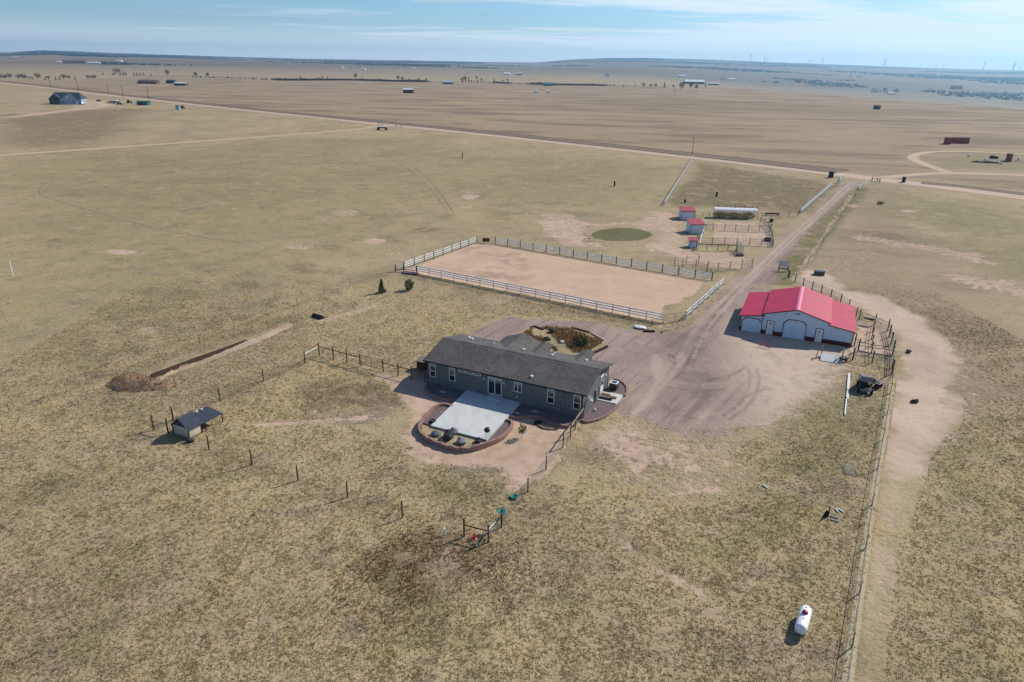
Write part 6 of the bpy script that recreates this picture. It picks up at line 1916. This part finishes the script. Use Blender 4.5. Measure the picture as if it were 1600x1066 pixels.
# utility poles
pole = None
POLES = [(79.3, 136.5, 'utility pole behind the farmhouse, first from the left'), (122, 141, 'utility pole rising just right of the farmhouse roof'), (170, 147.5, 'utility pole above the covered boat'), (193, 153, 'utility pole above the tractor'),
         (232, 153.5, 'utility pole above the green livestock shed'), (1081.5, 242, 'thin utility pole at the road end of the left white pasture fence')]
for px, py, lab in POLES:
    x, y, z = att(px, py)
    hh = 10.2 if px < 500 else 7.0
    if pole is None:
        pole = thing('utility_pole', lab, 'utility pole', (x, y, z), -.7, 'utility poles along the county road')
        MB().tube([(0, 0, -.3), (0, 0, 10)], .22, 7, .15).build('pole', 'dkwood', pole)
        MB().box(-1.1, 1.1, -.08, .08, 9.2, 9.36).build('crossarm', 'dkwood', pole)
        MB().lathe([(.05, 0), (.12, .1), (.05, .25)], 6, (-.9, 0, 9.36)).build('insulator', 'greywood', pole)
        MB().lathe([(.05, 0), (.12, .1), (.05, .25)], 6, (.9, 0, 9.36)).build('insulator', 'greywood', pole)
    else:
        dup(pole, (x, y, z), -.7, lab, (1, 1, hh / 10) if px < 500 else (.5, .5, hh / 10))

# ================================================================ far trees
def proto_tree(kind, seed):
    q = random.Random(seed)
    t = thing('evergreen_tree' if kind == 'e' else 'bare_tree', 'x', 'tree', (0, 0, 0))
    tb = MB().tube([(0, 0, -.03), (.01, 0, .5 if kind == 'e' else .42)], .03, 5, .015)
    if kind != 'e':
        for k in range(9):
            a, r, z = q.uniform(0, 6.28), q.uniform(.15, .38), q.uniform(.55, .95)
            tb.tube([(0, 0, q.uniform(.15, .4)), (r * .5 * math.cos(a), r * .5 * math.sin(a), z * .7), (r * math.cos(a), r * math.sin(a), z)], .014, 4, .004)
    tb.build('trunk', 'bark', t)
    if kind == 'e':
        MB().leaves((0, 0, .52), .3, .3, .47, 200, .07, seed, 'cone').build('crown', 'farpine', t)
    else:
        c = MB().leaves((0, 0, .62), .4, .4, .36, 170, .085, seed, 'ball', .6).leaves((.12, 0, .68), .26, .3, .22, 80, .075, seed + 3, 'ball', .6)
        c.build('crown', 'twig', t)
    return t


PROTO = {}
USED = {}


def tree(kind, px, py, hpx, label, wide=1.0, group=None):
    x, y, z = att(px, py)
    h_ = hpx * math.hypot(x, y) / FPX * 1.0
    k = (kind, R.randrange(3))
    s = (h_ * wide, h_ * wide, h_)
    rz = R.uniform(0, 6.28)
    if k not in PROTO:
        PROTO[k] = proto_tree(kind, len(PROTO) * 7 + 3)
        o = PROTO[k]
        o.location, o.scale, o['label'] = (x, y, z), s, label
        o.rotation_euler[2] = rz
        if group:
            o['group'] = group
        return o
    o = dup(PROTO[k], (x, y, z), rz, label, s, group)
    if not group and 'group' in o:
        del o['group']
    return o


ORD = ['first', 'second', 'third', 'fourth', 'fifth', 'sixth', 'seventh', 'eighth', 'ninth', 'tenth', 'eleventh', 'twelfth', 'thirteenth', 'fourteenth', 'fifteenth', 'sixteenth', 'seventeenth', 'eighteenth', 'nineteenth', 'twentieth']
# the bare tree row above the farmhouse
ROW = [(2, 124, 6), (8, 124, 5), (15.5, 124, 7), (29, 124.5, 6), (36, 124.5, 7), (40, 124.5, 5), (46, 124, 3), (51, 124.5, 4), (59.5, 124.8, 8), (71, 125, 4), (76, 125, 5), (87.5, 125, 4), (93.5, 125, 4), (100, 125, 7), (108, 124, 5), (117.5, 124.5, 4), (138, 124, 5), (144, 124, 5), (148.5, 124, 5)]
for i, (px, py, hp) in enumerate(ROW):
    tree('b' if hp != 4 else 'e', px, py, hp, ORD[i] + ' tree from the left in the row above the farmhouse', 1.35, 'tree row above the farmhouse')
ROW = [(161, 117.5, 3), (176, 117.5, 3), (179, 117.5, 4), (183, 116.5, 8), (188, 117.5, 4), (193, 117.8, 5), (197, 117.8, 4), (210, 118.5, 4), (214, 118.5, 4), (219, 118.5, 4), (224, 118.5, 4), (236, 119, 3)]
for i, (px, py, hp) in enumerate(ROW):
    tree('b' if hp == 8 else 'e', px, py, hp, ORD[i] + ' tree from the left in the dark row behind the red-brown house', 1.5, 'dark tree row behind the red-brown house')
for i, (px, hp) in enumerate([(219, 3), (228, 3), (233, 3), (241, 3), (246, 3.2), (257.5, 3.2), (262, 3), (266, 3), (273, 3), (288, 3.2), (299, 3.4)]):
    tree('b', px, 103.3 + (px - 219) * .012, hp, ORD[i] + ' small tree from the left in the sparse far row past the windbreak', 1.0, 'sparse tree row past the windbreak')
for k, px in enumerate([99, 102, 105, 108, 111, 114, 117, 120, 123, 126, 129, 132]):
    tree('e', px, 99.3 + .01 * k, 4.2, ORD[k] + ' evergreen from the left in the windbreak left of the white barns', 1.5, 'windbreak left of the white barns')
for k, px in enumerate([156, 159, 162, 165, 168, 172, 175, 178, 181, 184, 188, 191, 195, 198]):
    tree('e', px, 101.3 + .02 * k, 4.2, ORD[k] + ' evergreen from the left in the windbreak right of the white barns', 1.5, 'windbreak right of the white barns')
# creek line trees
CR = [('b', 262, 119, 8, 'pale bare tree behind the dark garage'), ('e', 308, 121.5, 4, 'dark evergreen at the left end of the creek line'), ('b', 306, 121, 7, 'bare tree behind the creek line\'s leftmost evergreen'), ('b', 325, 121.5, 7, 'pale wide bare tree on the creek left part'), ('b', 435.5, 127.5, 5, 'grey bush tree in the creek\'s middle left'),
      ('e', 463, 125, 4, 'small dark evergreen left of a pair on the creek'), ('e', 470, 124.5, 5, 'small dark evergreen right of a pair on the creek'), ('e', 498, 125, 4, 'leftmost evergreen of the creek trio'), ('e', 503.5, 125, 5.5, 'middle evergreen of the creek trio'), ('e', 512, 125, 5, 'rightmost evergreen of the creek trio'),
      ('b', 556, 124, 8, 'big rounded bare tree on the creek'), ('e', 565.5, 124, 4, 'small dark tree touching the big rounded bare tree'), ('b', 622, 126, 7, 'broad bare tree above the white-roofed red shed'), ('b', 629, 126.5, 6, 'bare tree half hidden behind the broad one'), ('b', 640, 127, 4, 'low bare tree right of the broad one'), ('b', 654, 127, 4.5, 'bare shrub tree left of the grey pale-roofed barn'), ('b', 666, 127, 4, 'small bare tree closer to the grey pale-roofed barn'),
      ('b', 722, 129, 7, 'grey bare tree right of the grey pale-roofed barn'), ('b', 726.5, 128, 8, 'taller bare tree left of the dark rounded creek tree'), ('e', 732.5, 127, 6, 'dark rounded tree among the creek\'s bare trees'), ('b', 744.5, 125, 5, 'faint bare tree behind the creek bank'), ('b', 752.5, 127.5, 4.5, 'thin bare tree right of the dark rounded creek tree'), ('b', 771.5, 128.5, 4.5, 'lone thin bare tree on the creek\'s middle right'), ('b', 786, 129, 4, 'left bare tree of the last creek pair'), ('b', 793, 128.5, 5, 'right bare tree of the last creek pair'), ('e', 868, 134.5, 4, 'dark tree at the blue-grey barn\'s right end'), ('e', 844, 132.5, 4, 'dark tree at the blue-grey barn\'s left end'),
      ('b', 974, 137, 3.4, 'faint leftmost bare tree left of the riding barn'), ('e', 992.5, 135, 4, 'dark bush tree left of the riding barn'), ('b', 1005.5, 136.5, 6.5, 'wide bare tree left of the riding barn'), ('b', 1016.5, 137, 5.5, 'thin bare tree next to the wide one'), ('b', 1024.5, 137, 5.5, 'pale bare tree between two thin ones'), ('e', 1038, 137, 7, 'slim dark tree left of the riding barn'), ('b', 1052, 138, 5, 'low bare tree left of the tall forked one'), ('b', 1064.5, 141, 11, 'tallest forked bare tree in front of the riding barn'), ('b', 1079, 139.5, 9, 'tall bare tree below the riding barn\'s middle'), ('b', 1087.5, 141, 8, 'bare tree below the riding barn\'s right end'), ('e', 1102, 135.5, 5, 'single dark evergreen right of the riding barn'), ('b', 1054, 143, 2.5, 'small shrub below the low bare tree')]
for kd, px, py, hp, lab in CR:
    tree(kd, px, py, hp, lab, 1.05)
for i, (kd, px, py, hp) in enumerate([('e', 1362, 144.5, 5), ('e', 1366, 145, 5.5), ('e', 1370, 145, 5), ('e', 1375, 145.5, 4), ('b', 1381, 146, 7), ('e', 1386, 146, 4), ('e', 1396.5, 147, 6), ('b', 1401, 147, 6)]):
    tree(kd, px, py, hp, ORD[i] + ' tree from the left round the red and white plains house', 1.2, 'trees round the plains house')
for i in range(18):
    px = 1466 + i * 5.0
    tree('e' if i % 3 else 'b', px, 149.2 + i * .12 + R.uniform(-.3, .3), R.uniform(3, 5.2), ORD[i] + ' tree from the left in the long dark row on the right plain', 1.3, 'long dark tree row on the right plain')
for i in range(10):
    tree('e', 1485 + i * 1.9, 139.6 + i * .05, 4.6, ORD[i] + ' evergreen from the left in the short block behind the long dark row', 1.5, 'evergreen block behind the long dark row')
for i in range(20):
    tree('e' if i % 4 else 'b', 1262 + i * 3.9, 134.4 + i * .17 + R.uniform(-.4, .4), R.uniform(2.6, 4.2), ORD[i] + ' tree from the left in the row below the ridge\'s middle', 1.3, 'tree row below the ridge middle')


# far woodland: belts too distant to count
def creek_brush():
    q = np.random.default_rng(8)
    P = densify(smooth_line([att(px, py)[:2] for px, py in ((300, 120.8), (340, 122), (380, 123.3), (440, 125.8), (500, 125.6), (560, 126), (640, 128), (740, 128.5), (800, 130.8), (880, 133.2), (960, 134.4))], 4), 1.2)
    P = np.array(P)
    k = q.integers(0, len(P), 14000)
    dn = fbm(P[k, 0], P[k, 1], 60, 15, 3)
    k = k[q.random(len(k)) < sstep(.46, .62, dn) + .02]
    X, Y = P[k, 0] + q.normal(0, 3, len(k)), P[k, 1] + q.normal(0, 6, len(k))
    b, r, h = q.uniform(0, 3.14, len(k)), q.uniform(.8, 2.0, len(k)), q.uniform(.8, 3.6, len(k)) * (.5 + .8 * fbm(X, Y, 25, 16, 2))
    c, s_ = np.cos(b) * r, np.sin(b) * r
    V = np.stack([np.stack([X - c, Y - s_, 0 * X - .1], 1), np.stack([X + c, Y + s_, 0 * X - .1], 1), np.stack([X + c * .6, Y + s_ * .6, h], 1), np.stack([X - c * .5, Y - s_ * .5, h * .8], 1)], 1).reshape(-1, 3)
    o = np_mesh('creek_brush', V, np.arange(len(V)).reshape(-1, 4), M['twig'])
    tag(o, 'dark leafless brush lining the far creek', 'brush')
    structure(o, 'stuff')


creek_brush()


def woodland():
    q = np.random.default_rng(3)
    pts = []
    n = 76000
    pxs = q.uniform(-30, 1640, n)
    D = 3100 + (9600 - 3100) * q.random(n) ** .85
    cx = (pxs - 800) / FPX * cP
    a = np.arctan(cx)
    X, Y = D * np.sin(a), D * np.cos(a)
    dens = fbm(X, Y * 1.0, 700, 21, 5)
    left = np.interp(pxs, [0, 500, 700, 900, 1100], [.085, .085, .06, .0, 0.])
    mid = np.interp(pxs, [800, 1000, 1300, 1600], [0, .03, .03, .0]) * (D < 4200)
    keep = (dens > .6 - left * .55 - mid) & (q.random(n) < .7) & ((pxs > 900) | (D > 2900 + 900 * vnoise(X / 500, Y / 500, 9)))
    X, Y, D = X[keep], Y[keep], D[keep]
    Z = zfun(X, Y)
    Vs = []
    for k in range(4):
        r = q.uniform(1.8, 3.6, len(X))
        h = q.uniform(3, 6.5, len(X))
        b = q.uniform(0, 3.14, len(X))
        c, s = np.cos(b) * r, np.sin(b) * r
        ox, oy = X + q.normal(0, 3, len(X)), Y + q.normal(0, 3, len(X))
        Vs.append(np.stack([np.stack([ox - c, oy - s, Z - .5], 1), np.stack([ox + c, oy + s, Z - .5], 1), np.stack([ox + c * .35, oy + s * .35, Z + h], 1), np.stack([ox - c * .5, oy - s * .5, Z + h * .8], 1)], 1))
    V = np.concatenate(Vs).reshape(-1, 3)
    o = np_mesh('woodland', V, np.arange(len(V)).reshape(-1, 4), M['farpine'])
    tag(o, 'dark tree belts scattered over the far hills and valley', 'woodland')
    structure(o, 'stuff')


woodland()

# ================================================================ wind turbines on the ridge
TB = [(947, 93, 7), (1139, 97.5, 7), (1164, 98.5, 10), (1186, 99.5, 10), (1190.5, 99.8, 8), (1255.5, 102.3, 7), (1260, 102.5, 7), (1276.5, 102.8, 9), (1372, 106.3, 9), (1374.5, 106.4, 11), (1429, 108, 6), (1454, 108.6, 7), (1466, 109, 7), (1528.5, 110.3, 10), (1574, 111.4, 9), (1576, 111.5, 11), (1585, 111.6, 7)]
tp = None
for i, (px, py, hp) in enumerate(TB):
    an = math.atan((px - 800) / FPX * cP)
    D = 10050
    x, y = D * math.sin(an), D * math.cos(an)
    z = float(zfun(np.array([x]), np.array([y]))[0])
    lab = ORD[i] + ' wind turbine from the left along the ridge skyline'
    s = hp / 10
    if tp is None:
        tp = thing('wind_turbine', lab, 'wind turbine', (x, y, z), .4, 'wind turbines along the ridge', (s, s, s))
        MB().tube([(0, 0, -6), (0, 0, 66)], 3.4, 8, 2.2).build('tower', 'pipe', tp)
        MB().box(-1.8, 1.8, -4.5, 3.5, 64.5, 68.5).build('nacelle', 'greywood', tp)
        for k in range(3):
            a = .5 + k * 2.094
            MB().slab([(1.8 * math.cos(a + 1.57), -5, 66.5 + 1.8 * math.sin(a + 1.57)), (1.8 * math.cos(a - 1.57), -5, 66.5 + 1.8 * math.sin(a - 1.57)), (34 * math.cos(a - .01), -5, 66.5 + 34 * math.sin(a - .01)), (34 * math.cos(a + .01), -5, 66.5 + 34 * math.sin(a + .01))], (0, 1.6, 0)).build('blade', 'pipe', tp)
    else:
        dup(tp, (x, y, z), .4, lab, (s, s, s))

# a bird
rb = ray(758, 23.5)
rb = rb / np.linalg.norm(rb)
bp = rb * 150
t = MB().add([(-.9, .1, .25), (-.35, .12, .1), (0, .3, 0), (.35, .12, .1), (.9, .1, .25), (.4, -.12, .08), (0, -.1, -.03), (-.4, -.12, .08), (0, -.55, 0), (0, .5, .02), (0, .1, -.14), (0, .1, .08)],
             [(0, 7, 1), (1, 7, 6, 2), (2, 6, 5, 3), (3, 5, 4), (6, 8, 5), (2, 3, 9), (2, 9, 1), (6, 10, 2), (10, 6, 8), (9, 10, 2), (11, 2, 9), (11, 6, 8)])
tag(t.build('bird', 'rubber', None, False, (bp[0], bp[1], CAM_H + bp[2])), 'single dark bird gliding high in the sky', 'bird')

# ================================================================ haze, sky, sun, camera
hm, ht = new_mat('haze')
vol = ht.new('ShaderNodeVolumePrincipled', {'Color': (.38, .7, 1.0, 1), 'Density': 1.05e-4, 'Anisotropy': .5})
out = ht.n.new('ShaderNodeOutputMaterial')
ht.l.new(vol.outputs[0], out.inputs['Volume'])
hz = MB().box(-8800, 8800, -550, 11200, -95, 225).build('haze', hm)
hz['kind'] = 'stuff'
hz['label'] = 'thin blue haze over the plains'
hz['category'] = 'haze'

SUN_EL, SUN_AZ = rad(37), rad(35)          # azimuth counted from +X towards +Y
w = bpy.data.worlds.new('World')
sc.world = w
w.use_nodes = True
w.node_tree.nodes.clear()
t = NT(w.node_tree)
sky = t.new('ShaderNodeTexSky', sky_type='NISHITA')
sky.sun_disc = False
sky.sun_elevation = SUN_EL
sky.sun_rotation = math.pi / 2 - SUN_AZ
sky.altitude = 1800
sky.air_density = 1.1
sky.dust_density = .6
sky.ozone_density = 2.0
co = t.new('ShaderNodeTexCoord').outputs['Generated']
sep = t.new('ShaderNodeSeparateXYZ', {0: co})
zz = t.math('ADD', t.math('MAXIMUM', sep.outputs[2], 0.0), .055)
uv = t.new('ShaderNodeCombineXYZ', {0: t.math('DIVIDE', sep.outputs[0], zz), 1: t.math('DIVIDE', sep.outputs[1], zz), 2: .0}).outputs[0]
n1 = t.noise(t.stretch(uv, .2, .62, rad(-5)), 1.0, 6, .58, .5)
n2 = t.noise(t.stretch(uv, .7, 2.4, rad(9)), 1.0, 6, .62, .4)
cl = t.math('ADD', t.math('MULTIPLY', n1, .72), t.math('MULTIPLY', n2, .28))
side = t.math('MULTIPLY', sep.outputs[0], .2)
cf = t.math('MULTIPLY', t.mapr(t.math('ADD', cl, side), .47, .6, 0.0, .85), t.mapr(sep.outputs[2], .42, .1, .12, 1.0))
skyc = t.mix(1.0, sky.outputs[0], (.77, .99, 1.2, 1), 'MULTIPLY')
cloud = t.mix(cf, skyc, (9.4, 10.4, 11.2, 1))
veil = t.mapr(sep.outputs[2], .05, .0, 0.0, .95)
cloud = t.mix(veil, cloud, (11.2, 12.4, 13.2, 1))
bg = t.new('ShaderNodeBackground', {'Color': cloud, 'Strength': .088})
t.new('ShaderNodeOutputWorld', {'Surface': bg.outputs[0]})

sun = bpy.data.lights.new('sun', 'SUN')
sun.energy = 4.8
sun.angle = rad(.5)
sun.color = (1.0, .95, .87)
so = bpy.data.objects.new('sun', sun)
COL.objects.link(so)
from mathutils import Vector, Matrix
sd = Vector((math.cos(SUN_AZ) * math.cos(SUN_EL), math.sin(SUN_AZ) * math.cos(SUN_EL), math.sin(SUN_EL)))
so.rotation_euler = sd.to_track_quat('Z', 'Y').to_euler()
so.location = (60, 60, 120)

cam = bpy.data.cameras.new('camera')
cam.sensor_width = 36
cam.lens = FPX / 1600 * 36
cam.clip_start = .5
cam.clip_end = 40000
cob = bpy.data.objects.new('camera', cam)
COL.objects.link(cob)
cob.location = (0, 0, CAM_H)
right = Vector((cR, -sR * -1 * 0, 0))
fwd = Vector((0, cP, -sP))
up0 = Vector((0, sP, cP))
r0 = Vector((1, 0, 0))
# image right u = a*cR - b*sR ; image down v = a*sR + b*cR  (a along r0, b along -up0)
rv = r0 * cR + (-up0) * -sR
uv_ = -(r0 * sR + (-up0) * cR)
cob.matrix_world = Matrix(((rv.x, uv_.x, -fwd.x, 0), (rv.y, uv_.y, -fwd.y, 0), (rv.z, uv_.z, -fwd.z, CAM_H), (0, 0, 0, 1)))
sc.camera = cob

sc.view_settings.view_transform = 'Standard'
sc.view_settings.look = 'None'
sc.view_settings.exposure = 0.12
sc.view_settings.gamma = 1.0
sc.cycles.use_denoising = True
sc.cycles.volume_bounces = 0
sc.cycles.max_bounces = 6
sc.cycles.diffuse_bounces = 2
sc.cycles.caustics_reflective = False
sc.cycles.caustics_refractive = False
sc.cycles.sample_clamp_indirect = 4.0
